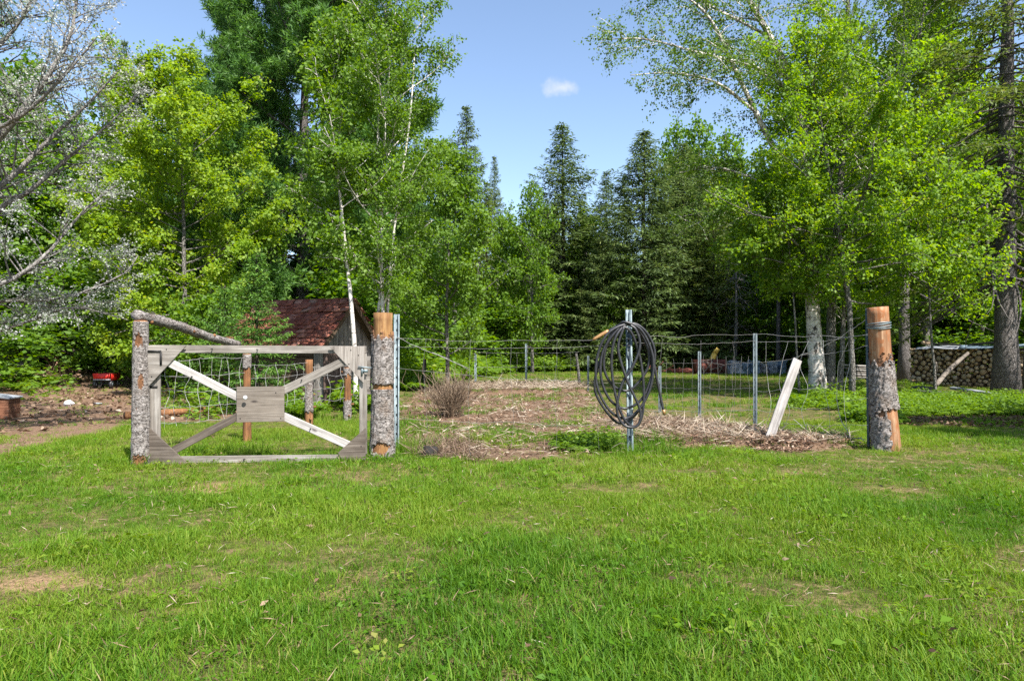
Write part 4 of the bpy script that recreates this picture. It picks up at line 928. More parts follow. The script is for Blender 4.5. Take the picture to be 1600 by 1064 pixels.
def core(name, rf, h, mat, parent, seed, mz=24, sides=28):
    rng = np.random.default_rng(seed); z = np.linspace(-.15, h, mz); th = np.arange(sides) / sides * 2 * np.pi; TH, ZZ = np.meshgrid(th, z)
    r = rf(ZZ) + .006 * (fbm(np.cos(TH) * 2 + 9, np.sin(TH) * 2 + ZZ * 2, seed) - .5); V = np.stack([np.cos(TH) * r, np.sin(TH) * r, ZZ], -1).reshape(-1, 3)
    i = np.arange(mz - 1)[:, None] * sides; j = np.arange(sides)[None]; j2 = (j + 1) % sides; Q = np.stack([i + j, i + j2, i + sides + j2, i + sides + j], -1).reshape(-1, 4)
    top = (mz - 1) * sides; c = len(V); V = np.vstack([V, [0, 0, h - .004]])
    g = Geo(); g.add(V, Q, [(c, top + k, top + (k + 1) % sides) for k in range(sides)]); o = g.obj(name, mat, parent, False)
    o.data.polygons.foreach_set("use_smooth", np.r_[np.ones(len(Q), bool), np.zeros(sides, bool)]); return o
CAMDIR = -math.pi / 2                                          # the side of a post that faces the camera
def angd(a, b): return np.abs((a - b + np.pi) % (2 * np.pi) - np.pi)
M['inner_bark'] = flat_noise("torn_inner_bark", [(.05, .026, .016), (.16, .085, .05), (.30, .17, .10)], 24, .95, 0, .1, .8)
def jacket(r, h, cover, seed, parent, rf, thick, *a):
    bark_shell("inner_bark", r, h, lambda T, Z: cover(T, Z) + .38, seed + 40, M['inner_bark'], parent, rf, .004, a[0], a[1], .004)
    return bark_shell("bark", r, h, cover, seed, M['bark_post'], parent, rf, thick, *a)
# right gate post: bark with two bare rings
rf1 = lambda z: .094 + .016 * sstep(.5, 0, z)
p = thing("log_post", "thick bark covered log post at the latch side of the gate, bare orange top", "post", (gx(597, 6.68), 6.68, float(gz(gx(597, 6.68), 6.68))), .0); H1 = 1.43
p.rotation_euler = (0, .008, 0)
core("heartwood", rf1, H1, M['heart_light'], p, 101)
jacket(.1, 1.34, lambda T, Z: .75 - 2.2 * sstep(1.02, 1.40, Z) - 2.6 * np.exp(-((Z - .70) / .022) ** 2) * (angd(T, CAMDIR) < 2.6) - 1.9 * np.exp(-(((Z - .10) / .06) ** 2 + (angd(T, CAMDIR + .1) / .8) ** 2)), 102, p, rf1, .016, 84, 150, .012)
plate("stop_board", [(-.165, .62), (-.115, .62), (-.115, 1.0), (-.165, 1.0)], .022, M['grey_wood'], p, (0, -.02, 0))
# left gate post
rf2 = lambda z: .056 + .016 * sstep(1.35, 0, z)
pl_x, pl_d = gx(220, 6.2), 6.2
p = thing("log_post", "tall slim grey bark post at the hinge side of the gate", "post", (pl_x, pl_d, float(gz(pl_x, pl_d)))); H2 = 1.34
core("heartwood", rf2, H2, M['heart'], p, 111, 20, 20)
def cov2(T, Z): return .75 - 2.0 * np.exp(-(((Z - 1.16) / .06) ** 2 + (angd(T, CAMDIR + .1) / .6) ** 2)) - 1.7 * np.exp(-(((Z - .77) / .08) ** 2 + (angd(T, CAMDIR + .5) / .35) ** 2)) - 1.5 * np.exp(-(((Z - .05) / .07) ** 2 + (angd(T, CAMDIR + .3) / .8) ** 2))
jacket(.07, H2 - .01, cov2, 112, p, rf2, .009, 60, 150, .008)
# right end post: sun-bleached, with a jacket of bark
ph = thing("log_post", "stout peeled log end post with hanging bark jacket on the right", "post", (gx(1385, 7.2), 7.2, float(gz(gx(1385, 7.2), 7.2)))); H3 = 1.53
ph.rotation_euler = (0, -.062, 0)
rf3 = lambda z: .105 + .035 * sstep(.9, 0, z)
core("heartwood", rf3, H3, M['heart_pale'], ph, 121)
def cov3(T, Z): return -.55 + 1.5 * np.exp(-(((Z - .66) / .26) ** 4)) * (1 - .5 * sstep(.7, .45, Z) * (np.sin(T - CAMDIR - .3) > .8)) + 1.3 * sstep(.42, .3, Z) * (angd(T, CAMDIR - .85) < .75) - .9 * sstep(.52, .36, Z) * (angd(T, CAMDIR + .5) < .75)
jacket(.11, 1.05, cov3, 122, ph, rf3, .02, 90, 140, .022)
g = Geo(); a = np.linspace(0, 2 * np.pi, 26)
for k, zz in enumerate((1.31, 1.325, 1.34, 1.352)): g.tube(np.stack([np.cos(a) * (.113 + .003 * (k % 2)), np.sin(a) * .115, zz + .012 * np.sin(a + k)], -1), .006, 5, False, UPV)
g.obj("wire_wrap", M['steel'], ph)
# small posts of the left side fence
for px, py, h, r, seed, lab in [(386, 692, 1.03, .042, 131, "slender orange peeled post behind the gate's centre plate"), (483, 665, .93, .052, 132, "post with grey bark between peeled ends nearest the shed corner"), (543, 657, .82, .05, 133, "knotty orange post in front of the shed door")]:
    d = gd(py); x = gx(px, d); q = thing("fence_post", lab, "post", (x, d, float(gz(x, d)))); rr = lambda z, r=r: r + .006 * sstep(.5, 0, z)
    core("heartwood", rr, h, M['heart'], q, seed, 14, 16)
    cv = {131: lambda T, Z: -.6 + 1.6 * sstep(.82, .92, Z), 132: lambda T, Z: .45 - 1.8 * sstep(.62, .72, Z) - 1.8 * sstep(.22, .12, Z), 133: lambda T, Z: -.05 + .5 * np.sin(Z * 9)}[seed]
    bark_shell("bark", r, h - .01, cv, seed + 5, M['bark_post'], q, rr, .007, 26, 50, .006)
    if seed != 131:
        g = Geo()
        for k in range(5): rg = np.random.default_rng(seed + k); b0 = np.array([math.cos(-1 + k), math.sin(-1 + k), 0]) * r * .8 + UPV * (.08 + .17 * k * rg.uniform(.8, 1)); g.tube([b0, b0 + np.array([math.cos(-1 + k), math.sin(-1 + k), .2]) * .06], [.02, .013], 6, True)
        g.obj("knot", M['heart'], q)
# rail log from the hinge post back to the slender post
q = thing("log_rail", "bark covered log rail sloping back from the hinge post top", "rail", (pl_x - .02, pl_d + .0, H2 + float(gz(pl_x, pl_d)) + .045))
e = np.array([gx(372, 7.74), 7.74, HC - (538 - HY) / F * 7.74]) - np.array(q.location); g = Geo(); rg = np.random.default_rng(141)
pth = smooth_path([np.zeros(3) - e * .02, e * .33 + UPV * .01, e * .66 - UPV * .012, e], 40); g.tube(pth, np.linspace(.052, .04, 40), 14, True, None, .5, .07, rg); g.obj("bark", M['bark_post'], q, True)
g = Geo()
for k, t_ in enumerate((.12, .5, .72)):
    b0 = interp(pth, t_); dd = nrm(np.array([.4, -.7, -.5 + .5 * k])); g.tube([b0 + dd * .03, b0 + dd * .075], [.022, .014], 7, True)
g.obj("branch_stub", M['heart'], q)

# ------------------------------------------------------------------ gate
GL, GR = np.array([gx(234, 6.25), 6.25]), np.array([gx(572, 6.45), 6.45]); GWD = float(np.linalg.norm(GR - GL))
gate = thing("gate", "weathered grey board gate with cross braces and a square centre plate", "gate", (GL[0], GL[1], float(gz(*GL)) + .01), math.atan2(GR[1] - GL[1], GR[0] - GL[0]))
gate.rotation_euler = (0, .004, gate.rotation_euler[2])
U = lambda px: (px - 234) / 338 * GWD
Vv = lambda py: (725 - py) / 166.5
def board(name, a, b, w, mat, y, th=.02, parent=gate):
    a = np.array([U(a[0]), Vv(a[1])]); b = np.array([U(b[0]), Vv(b[1])]); L = np.linalg.norm(b - a); c = (a + b) / 2
    return link(bpy.data.objects.new(name, boxmesh(name, (L, th, w), mat, .003)), parent, (c[0], y, c[1]), (0, -math.atan2(b[1] - a[1], b[0] - a[0]), 0))
board("top_rail", (234, 547.5), (572, 547.5), .072, M['grey_wood'], 0); board("bottom_rail", (240, 719.5), (548, 719.5), .066, M['grey_wood'], 0)
board("stile", (242, 553.5), (242, 713.8), .095, M['grey_wood'], .001); board("stile", (566.5, 553.5), (567.5, 713.8), .072, M['grey_wood'], .001)
board("brace", (262, 567), (372, 623), .076, M['pale_wood'], -.023, .018); board("brace", (272, 704), (374, 650), .070, M['dark_wood'], -.023, .018)
board("brace", (440, 612), (536, 566), .076, M['grey_wood'], -.023, .018); board("brace", (440, 652), (545, 699), .076, M['pale_wood'], -.023, .018)
def gus(pts, mat): return plate("gusset", [(U(a), Vv(b)) for a, b in pts], .016, mat, gate, (0, -.050, 0), .002)
gus([(233.5, 542), (292, 542), (234, 606)], M['grey_wood']); gus([(513, 542), (570, 542), (569, 601)], M['grey_wood_v']); gus([(235, 667), (236, 725), (296, 725)], M['dark_wood']); gus([(572, 671), (528, 710), (535, 722), (572, 723)], M['dark_wood'])
ctr = plate("centre_plate", [(U(369), Vv(661)), (U(443), Vv(660)), (U(443), Vv(605)), (U(369), Vv(606))], .016, M['ply_brown'], gate, (0, -.050, 0), .002)
g = Geo(); g.tube([(U(385), -.058, Vv(622)), (U(385), -.049, Vv(622))], [.017, .02], 10, True); g.obj("bolt_head", M['white'], ctr)
hg = Geo(); hg.box((U(244), -.054, Vv(551)), (.12, .006, .02)); hg.box((U(254), -.055, Vv(562)), (.018, .008, .12)); hg.tube([(-.012, -.05, Vv(556)), (-.012, -.05, Vv(546))], .012, 8); hg.obj("hinge", M['iron'], gate)
hg = Geo(); hg.tube([(-.012, -.01, Vv(612)), (-.012, -.01, Vv(560))], .008, 6); hg.box((U(240), -.012, Vv(606)), (.07, .006, .02)); hg.obj("hinge", M['iron'], gate)
hg = Geo(); hg.box((U(566), -.056, Vv(581)), (.014, .008, .085)); hg.box((U(571), -.056, Vv(581)), (.05, .006, .03)); hg.tube([(U(560), -.064, Vv(574)), (U(581), -.064, Vv(576))], .007, 6); hg.obj("latch", M['steel'], gate)
ng = Geo()
for (a, b) in [(520, 548), (548, 548), (560, 556), (560, 590), (545, 570), (240, 590), (262, 548), (330, 547), (300, 590), (470, 595), (400, 548), (450, 720), (380, 719), (565, 700), (430, 615), (375, 655), (438, 655), (484, 672)]:
    ng.tube([(U(a), -.0525, Vv(b)), (U(a), -.02, Vv(b))], .006, 6)
ng.obj("nail_heads", M['iron'], gate)["kind"] = "stuff"

# ------------------------------------------------------------------ steel posts, wires, hose
def channel(name, px, py, top, w, mat, label, tilt=0, face=0.0, group=None, dy=0):
    d = gd(py) + dy; x = gx(px, d); h = HC - (top - HY) / F * d; z0 = float(gz(x, d))
    o = thing(name, label, "post", (x, d, z0), face, group); o.rotation_euler = (0, tilt, face)
    prof = np.array([(-w / 2, 0), (-w * .24, 0), (-w * .16, w * .42), (w * .16, w * .42), (w * .24, 0), (w / 2, 0), (w / 2, .004), (w * .27, .004), (w * .19, w * .42 + .004), (-w * .19, w * .42 + .004), (-w * .27, .004), (-w / 2, .004)])
    n = len(prof); z = np.array([-.2, h - z0]); V = np.vstack([np.c_[prof, np.full(n, zz)] for zz in z]); Q = [(i, (i + 1) % n, n + (i + 1) % n, n + i) for i in range(n)]
    cap = [(0, 1, 10, 11), (1, 2, 9, 10), (2, 3, 8, 9), (3, 4, 7, 8), (4, 5, 6, 7)]; Q += [tuple(n + k for k in c) for c in cap]
    g = Geo(); g.add(V, Q); g.obj("channel", mat, o)
    s = Geo()
    for k in np.arange(.08, h - .05, .1): s.box((0, w * .42 - .002, k), (.011, .004, .022))
    st = s.obj("punched_holes", M['black'], o); st["kind"] = "stuff"
    return o
channel("steel_post", 619, 705, 491, .062, M['steel'], "galvanised steel channel post next to the thick latch post", .003)
channel("steel_post", 985, 708, 484, .066, M['steel'], "galvanised steel channel post that carries the coiled hose", -.012)
channel("steel_post", 1180, 672, 521, .055, M['steel_dark'], "dark steel fence post left of the leaning white board", 0)
channel("steel_post", 1093, 655, 549, .05, M['steel_dark'], "short dark steel post in front of the rusty machine", 0)
channel("steel_post", 1359, 700, 482, .05, M['steel_dark'], "dark steel channel fixed along the left side of the peeled end post", -.062, .9, None, .0)
channel("steel_post", 1031, 645, 572, .05, M['steel_dark'], "thin steel post under the hanging hose end", 0)
channel("steel_post", 743, 606, 552, .06, M['steel'], "pale steel post right of the dry bush at the bed's far end", 0)
channel("steel_post", 822, 601, 537, .06, M['steel'], "pale steel post at the middle of the bed's far edge", 0)
channel("steel_post", 919, 612, 556, .05, M['steel_dark'], "thin dark steel post beside the grey far stake", 0)
for px, py, top, r, lab, mt in [(905, 599, 551, .055, "grey wooden stake at the far right corner of the bed", 'bark_grey'), (662, 608, 560, .06, "dark wooden stake behind the dry bush", 'bark_dark'), (738, 590, 552, .08, "dark broken stub behind the pale steel post", 'bark_dark')]:
    d = gd(py); x = gx(px, d); h = HC - (top - HY) / F * d; rg = np.random.default_rng(px); g = Geo(); g.tube(walk((0, 0, -.15), (0, 0, 1), h + .15, 6, rg, .03), np.linspace(r, r * .8, 7), 8, True, None, .5, .08, rg)
    tag(g.obj("wooden_stake", M[mt], None, True, loc=(x, d, float(gz(x, d)))), lab, "stake")

def wire(g, ctrl, r=.0028, n=24, jit=.004, seed=0):
    rg = np.random.default_rng(seed); q = smooth_path(ctrl, n); q[1:-1] += rg.normal(0, jit, (n - 2, 3)); g.tube(q, r, 4, False)
def panel(label, A, B, zh, nv, mats, seed, sag=.04, bend=.05, r=.0018, vz=None, vr=None, px_label=None):
    A, B = np.array(A), np.array(B); rg = np.random.default_rng(seed)
    o = thing("wire_fence", label, "fence", (*((A + B) / 2), 0)); mid = np.r_[(A + B) / 2, 0]
    for z0, z1 in zh:
        g = Geo(); t = np.linspace(0, 1, 7); sg = sag * rg.uniform(.5, 1.5)
        p = np.stack([A[0] + (B[0] - A[0]) * t, A[1] + (B[1] - A[1]) * t, z0 + (z1 - z0) * t - sg * 4 * t * (1 - t) + rg.normal(0, bend * .25, 7) * np.sin(t * np.pi)], -1) - mid
        wire(g, p, r, 26, .003, rg.integers(1e6)); g.obj("horizontal_wire", mats, o)
    zs = [min(min(z) for z in zh), max(max(z) for z in zh)] if vz is None else vz
    for t in (np.arange(nv) + .7) / (nv + .4):
        g = Geo(); b = A + (B - A) * t; k = np.linspace(0, 1, 5)
        p = np.stack([b[0] + rg.normal(0, bend * .4, 5), b[1] + rg.normal(0, bend * .3, 5), zs[0] + (zs[1] - zs[0]) * k - sag * 2 * t * (1 - t)], -1) - mid
        wire(g, p, vr or r, 14, .002, rg.integers(1e6)); g.obj("vertical_wire", mats, o)
    return o
W2 = lambda px, py: np.array(gpt(px, py))
pA, pB, pC, pD, pE, pF = W2(619, 705), W2(985, 708), W2(1180, 672), np.array([gx(1356, 7.15), 7.15]), W2(1093, 655), W2(1031, 645)
zof = lambda py, d: HC - (py - HY) / F * d
panel("old wire fence strung between the latch post and the hose post", pA, pB, [(zof(528, 7.1), zof(529, 7)), (zof(542, 7.1), zof(540, 7)), (zof(575, 7.1), zof(600, 7)), (.35, .3)], 5, M['wire_dark'], 1, .03, .04, .0017, (.05, 1.2), .0012)
panel("wires running from the hose post back to the dark steel post", pB, pC, [(zof(524, 7), zof(522, 9)), (zof(535, 7), zof(533, 9)), (zof(640, 7), zof(640, 9))], 3, M['wire_dark'], 2, .02, .03, .0017, (.1, 1.2), .0012)
panel("sagging wire mesh between the dark steel post and the peeled end post", pC, pD, [(zof(522, 9), zof(522, 7.15)), (zof(534, 9), zof(524, 7.15)), (zof(566, 9), zof(540, 7.15)), (zof(612, 9), zof(590, 7.15)), (zof(640, 9), zof(622, 7.15)), (zof(662, 9), zof(664, 7.15))], 5, M['wire'], 3, .03, .10, .0022, (.05, 1.2))
panel("wire mesh between the two dark steel posts on the right", pC, pE, [(zof(566, 9), zof(565, 10.5)), (zof(607, 9), zof(605, 10.5)), (zof(640, 9), zof(638, 10.5))], 7, M['wire_dark'], 4, .02, .03, .0028, (.1, 1.0), .0018)
panel("wire mesh along the right side of the bed behind the hose", pE, pF, [(zof(566, 10.5), zof(566, 11.6)), (zof(605, 10.5), zof(604, 11.6)), (zof(636, 10.5), zof(630, 11.6))], 4, M['wire_dark'], 5, .02, .03, .0028, (.05, .95), .0018)
panel("pale square wire mesh behind the left half of the gate", np.array([pl_x + .08, 6.3]), W2(386, 692), [(z, z - .02 * k) for k, z in enumerate((.98, .83, .68, .52, .38))], 8, M['wire'], 6, .01, .06, .0024, (.33, .98), .0022)
panel("wire mesh from the slender orange post to the shed corner post", W2(386, 692), W2(483, 665), [(z, z) for z in (.9, .74, .58, .42)], 6, M['wire'], 7, .01, .05, .0022, (.35, .9))
panel("wire mesh between the two posts before the shed", W2(483, 665), W2(543, 657), [(z, z) for z in (.84, .7, .52, .35)], 3, M['wire'], 8, .01, .05, .0022, (.3, .84))
b1, b2, b3, b4 = W2(662, 608), W2(743, 606), W2(822, 601), W2(905, 599)
panel("thin wire fence along the far end of the garden bed", b2, b4, [(1.05, 1.05), (.6, .6)], 7, M['wire_dark'], 9, .03, .04, .005, (.1, 1.05), .004)
g = Geo(); wire(g, [PX(620, 527, 7.08), PX(668, 549, 7.6), PX(705, 563, 8.3), PX(735, 580, 9)], .0032, 20, .004, 3)
g.tube(smooth_path([PX(676, 551, 7.6), PX(700, 562, 8.2), PX(735, 577, 9.0)], 8), [.003] + [.005] * 6 + [.003], 6); tag(g.obj("guy_wire", M['wire']), "pale stay wire slanting down from the latch side steel post", "wire")
g = Geo(); wire(g, [PX(1325, 535, 7.3), PX(1310, 575, 7.5), PX(1310, 640, 7.6), PX(1333, 690, 7.5)], .004, 20, .004, 5); wire(g, [PX(1240, 560, 8.4), PX(1300, 535, 7.7), PX(1352, 500, 7.2)], .004, 20, .006, 6); wire(g, [PX(1240, 655, 8.4), PX(1290, 690, 7.8), PX(1340, 684, 7.5), PX(1350, 688, 7.3)], .004, 20, .006, 7)
tag(g.obj("loose_wire", M['wire']), "loose bent wire ends hanging left of the peeled end post", "wire")

# hose
hose = thing("garden_hose", "long black rubber hose coiled over the steel post", "hose", (pB[0], pB[1] - .02, 0)); HB = np.array(hose.location)
rh = np.random.default_rng(151)
LO = [(932, 1020, 652, 505), (937, 1023, 637, 504), (943, 1014, 610, 508), (935, 1018, 660, 507), (958, 1006, 668, 510)]
ctrl = []
def hp_(px, py, dz): return PX(px, py, 6.96 + dz) - HB
ctrl += [hp_(951, 517, -.02), hp_(966, 509, -.03)]
for i, (l, r, b, t) in enumerate(LO):
    dz = -.07 + .02 * (i % 4); cx = (l + r) / 2; rx = (r - l) / 2; cy = (t + b) / 2; ry = (b - t) / 2; tw = rh.uniform(-.12, .12)
    for k in range(10):
        a_ = -math.pi / 2 + 2 * math.pi * k / 10; nx_ = cx + rx * math.cos(a_) * (1 + .05 * rh.normal()) + tw * ry * math.sin(a_); wgt = max(0, -math.sin(a_)) ** 3
        ctrl.append(hp_(nx_ * (1 - .12 * wgt) + 985 * .12 * wgt, cy + ry * math.sin(a_) + rh.normal() * 1.5, dz - .02 * wgt - (.03 if math.cos(a_) < 0 else 0)))
ctrl += [hp_(985, 507, -.06), hp_(1013, 535, -.03), hp_(1026, 590, -.02), hp_(1033, 625, -.02), hp_(1037, 642, -.02)]
q = smooth_path(ctrl, 620); g = Geo(); g.tube(q, 0.0138, 8, True, np.array([0, 1., 0.1])); g.obj("tube", M['rubber'], hose, True)
# inner figure-of-eight loop
c8 = [hp_(975, 510, -.10), hp_(966, 545, -.11), hp_(980, 595, -.12), hp_(1000, 640, -.12), hp_(996, 665, -.12), hp_(975, 664, -.11), hp_(964, 640, -.11), hp_(972, 600, -.10), hp_(990, 570, -.10), hp_(1000, 540, -.10), hp_(994, 516, -.10), hp_(985, 508, -.09)]
g = Geo(); g.tube(smooth_path(c8, 90), 0.0138, 8, True, np.array([0, 1., 0.1])); g.obj("tube", M['rubber'], hose, True)
g = Geo(); a, b = hp_(951, 517, -.02), hp_(926, 531, -.02); tt = np.linspace(0, 1, 8)[:, None]; g.tube(a + (b - a) * tt, [.018, .022, .022, .020, .019, .017, .018, .012], 10, True, np.array([0, 1., .1])); g.obj("nozzle", M['brass'], hose, True)
g = Geo(); g.tube([hp_(1037, 640, -.02), hp_(1038, 648, -.02)], [.017, .013], 8, True); g.obj("coupling", M['brass'], hose, True)

# leaning board
a, b = PX(1198, 697, gd(697)), PX(1246, 562, 7.75); L = float(np.linalg.norm(b - a)); dv = Vector(b - a)
lb = boxmesh("board", (L, .03, .10), M['pale_wood'], .004)
o = link(bpy.data.objects.new("leaning_board", lb)); xax = dv.normalized(); yax = Vector((0.15, 1, 0)); zax = xax.cross(yax).normalized(); yax = zax.cross(xax)
o.matrix_world = Matrix.Translation(Vector((a + b) / 2)) @ Matrix((xax, yax, zax)).transposed().to_4x4(); tag(o, "silver white board leaning over the wire mesh", "board")

# ------------------------------------------------------------------ dry bush
rng = np.random.default_rng(161); bx = at(702, 11.0); o = thing("dry_bush", "tan leafless dry bush in the garden bed", "bush", bx); g = Geo()
for i in range(210):
    az = rng.uniform(0, 6.28); r = abs(rng.normal(0, .12)); sp_ = rng.uniform(.05, .75); L = rng.uniform(.35, .88)
    q = walk((math.cos(az) * r, math.sin(az) * r, 0), (math.cos(az) * sp_, math.sin(az) * sp_, 1), L, 5, rng, .16, .0); g.tube(q, np.linspace(.0055, .0025, 6), 3, False, None, rng.uniform(0, 1))
    for s in rng.uniform(.35, .95, 3): g.tube(walk(interp(q, s), nrm(q[-1] - q[0]) + rng.normal(0, .5, 3), rng.uniform(.1, .25), 3, rng, .2), np.linspace(.003, .002, 4), 3, False, None, rng.uniform(0, 1))
g.obj("twigs", M['deadtwig'], o)["kind"] = "stuff"

# ------------------------------------------------------------------ woodpile
WL, WR = np.array([gx(1420, 21.6), 21.6]), np.array([gx(1600, 18.8), 18.8]); wl = float(np.linalg.norm(WR - WL)); wa = math.atan2(WR[1] - WL[1], WR[0] - WL[0])
pile = thing("woodpile", "long stack of split firewood between the spruce trunks", "woodpile", (WL[0], WL[1], float(gz(*WL))), wa)
rng = np.random.default_rng(171); LG = []
for v in range(9):
    n = [10, 9, 8, 6, 5, 10, 9, 6, 11][v]; a = np.sort(np.arange(n) / n * 2 * np.pi + rng.uniform(-.2, .2, n)); r = rng.uniform(.85, 1.05, n)
    if v in (2, 4, 7): r = np.where(np.cos(a) > .2, r * .62, r)
    V = np.vstack([np.c_[np.cos(a) * r, np.zeros(n), np.sin(a) * r], np.c_[np.cos(a) * r, np.ones(n) * 5.5, np.sin(a) * r], [[0, -.04, 0]]]); g = Geo()
    g.add(V, [(i, n + i, n + (i + 1) % n, (i + 1) % n) for i in range(n)], [(2 * n, i, (i + 1) % n) for i in range(n)]); LG.append(g.mesh("log", M['logend']))
PXY = np.zeros((0, 3))
for i in range(296):
    r = rng.choice([rng.uniform(.04, .06), rng.uniform(.06, .085), rng.uniform(.08, .10)], p=[.3, .5, .2]); cxs = rng.uniform(r, wl - r, 70); zb_ = np.full(70, r)
    if len(PXY):
        dx = np.abs(cxs[:, None] - PXY[None, :, 0]); rr = r + PXY[None, :, 2]; zb_ = np.maximum(zb_, np.where(dx < rr, PXY[None, :, 1] + np.sqrt(np.maximum(rr ** 2 - dx ** 2, 0)), 0).max(1))
    k = int(np.argmin(zb_))
    if zb_[k] > 1.12: continue
    PXY = np.vstack([PXY, [cxs[k], zb_[k], r]])
    o = bpy.data.objects.new("log", LG[rng.integers(9)]); COL.objects.link(o); o.parent = pile
    o.location = (cxs[k], rng.normal(0, .03), zb_[k]); o.scale = (r, rng.uniform(.07, .09), r); o.rotation_euler = (0, rng.uniform(0, 6.28), rng.normal(0, .04))
# sheets over the pile, logs and boards on it
def sheet(name, label, x0, x1, y0, y1, z, mat, seed, sag=.05, nx_=18, ny_=6, cat="sheet", over=.08):
    rg = np.random.default_rng(seed); xx = np.linspace(x0, x1, nx_); yy = np.linspace(y0, y1, ny_); XX, YY = np.meshgrid(xx, yy)
    ZZ = z + (fbm(XX * 2.5, YY * 3, seed) - .5) * .12 - over * sstep(y0 + .12, y0, YY) + sag * np.sin(XX * 2.1)
    V = np.stack([XX, YY, ZZ], -1).reshape(-1, 3); i = np.arange(ny_ - 1)[:, None] * nx_ + np.arange(nx_ - 1)[None]; Q = np.stack([i, i + 1, i + nx_ + 1, i + nx_], -1).reshape(-1, 4)
    g = Geo(); n = len(V); Vl = V - np.array([0, 0, .008]); bd = []
    for a in range(nx_ - 1): bd += [(a + 1, a, n + a, n + a + 1), (n - nx_ + a, n - nx_ + a + 1, 2 * n - nx_ + a + 1, 2 * n - nx_ + a)]
    for a in range(ny_ - 1): bd += [(a * nx_, (a + 1) * nx_, n + (a + 1) * nx_, n + a * nx_), ((a + 1) * nx_ + nx_ - 1, a * nx_ + nx_ - 1, n + a * nx_ + nx_ - 1, n + (a + 1) * nx_ + nx_ - 1)]
    g.add(np.vstack([V, Vl]), np.vstack([Q, Q[:, ::-1] + n, np.array(bd)])); o = g.obj(name, mat, None, True, loc=pile.location, rot=(0, 0, wa)); return tag(o, label, cat)
sheet("roofing_sheet", "wrinkled grey sheet lying over the left part of the woodpile", .25, 1.75, -.1, .5, 1.2, M['tarp_grey'], 3, .03)
sheet("roofing_sheet", "grey blue sheet lying over the right part of the woodpile", 1.55, 3.6, -.1, .5, 1.235, M['tarp'], 4, .02)
o = bpy.data.objects.new("log", LG[0]); link(o, None, pile.matrix_basis @ Vector((.45, 0, 1.33)), (0, .4, wa)); o.scale = (.08, .07, .06); tag(o, "single split log lying on top of the woodpile's left end", "log")
for k, (xx, zz, ln2) in enumerate([(1.1, 1.27, .8), (2.3, 1.30, 1.0)]):
    o = link(bpy.data.objects.new("weight_plank", boxmesh("weight_plank", (ln2, .12, .05), M['darkplank'], .004)), None, pile.matrix_basis @ Vector((xx, .05, zz)), (0, .05 - .12 * k, wa)); tag(o, ["short dark plank weighing down the grey sheet", "longer dark plank weighing down the grey blue sheet"][k], "plank")
a, b = PX(1462, 602, 18.2), PX(1512, 552, 19.6); g = Geo(); rg = np.random.default_rng(181); g.tube(smooth_path([a, a * .6 + b * .4 + np.array([0, 0, .06]), b], 10) - a, np.linspace(.07, .05, 10), 7, True, None, .5, .1, rg); g.tube([np.array([.35, .5, .35]), np.array([.30, .45, .62])], [.03, .015], 5)
tag(g.obj("broken_branch", M['ply_brown'], None, True, loc=a), "broken pale branch leaning against the woodpile front", "branch")
for (pa, pb, w_, nm, lab) in [((1430, 617), (1482, 622), .14, 'darkplank', "dark rotten plank lying in the green ground cover"), ((1487, 612), (1562, 624), .10, 'tarp_grey', "long grey plank lying beside the old spruce foot"), ((1428, 611), (1452, 613), .2, 'darkplank', "short dark plank chunk left of the rotten plank")]:
    A3, B3 = np.r_[gpt(*pa), .10], np.r_[gpt(*pb), .10]; L = float(np.linalg.norm(B3 - A3))
    o = link(bpy.data.objects.new("loose_plank", boxmesh("loose_plank", (L, w_, .06), M[nm], .006)), None, (A3 + B3) / 2, (.2, 0, math.atan2(B3[1] - A3[1], B3[0] - A3[0]))); tag(o, lab, "plank")

# ------------------------------------------------------------------ far left things
# red cart
cd_ = 17.6; cx = gx(167, cd_); cart = thing("garden_cart", "small bright red garden cart under the trees", "cart", (cx, cd_, float(gz(cx, cd_))), .1); cart.scale = (.72, .6, .72)
g = Geo(); w, dp, h = .56, .8, .24; bz = .28
def trough(g, w, dp, z0, z1, fl, th=.02):
    b = np.array([(-w / 2, -dp / 2), (w / 2, -dp / 2), (w / 2, dp / 2), (-w / 2, dp / 2)]); t = b * fl; bi, ti = b * .95, t * .95
    V = np.vstack([np.c_[b, np.full(4, z0)], np.c_[t, np.full(4, z1)], np.c_[ti, np.full(4, z1)], np.c_[bi, np.full(4, z0 + th)]])
    Q = [(0, 3, 2, 1)] + [(i, (i + 1) % 4, 4 + (i + 1) % 4, 4 + i) for i in range(4)] + [(4 + i, 4 + (i + 1) % 4, 8 + (i + 1) % 4, 8 + i) for i in range(4)] + [(8 + i, 8 + (i + 1) % 4, 12 + (i + 1) % 4, 12 + i) for i in range(4)] + [(12, 13, 14, 15)]
    g.add(V, Q)
trough(g, w, dp, bz, bz + h, 1.12); g.obj("tub", M['redpaint'], cart)
g = Geo(); g.box((0, -dp / 2 - .03, bz + .02), (w * 1.05, .03, .04)); g.obj("rim_bar", M['tarp_grey'], cart)
for sx in (-1, 1):
    for sy in (-1, 1):
        g = Geo(); th = np.arange(16) / 16 * 2 * np.pi; c = np.array([sx * .27, sy * .3, .13])
        g.tube([c + np.array([-.045, 0, 0]), c + np.array([-.04, 0, 0]), c + np.array([.04, 0, 0]), c + np.array([.045, 0, 0])], [.10, .13, .13, .10], 16, True); wh = g.obj("wheel", M['rubber'], cart)
        g = Geo(); g.tube([c + np.array([-.05, 0, 0]), c + np.array([.05, 0, 0])], .06, 10, True); g.obj("hub", M['steel'], wh)
g = Geo(); g.box((0, 0, .24), (.4, .7, .05)); g.box((0, -.3, .15), (.5, .04, .04)); g.box((0, .3, .15), (.5, .04, .04)); g.obj("chassis", M['iron'], cart)
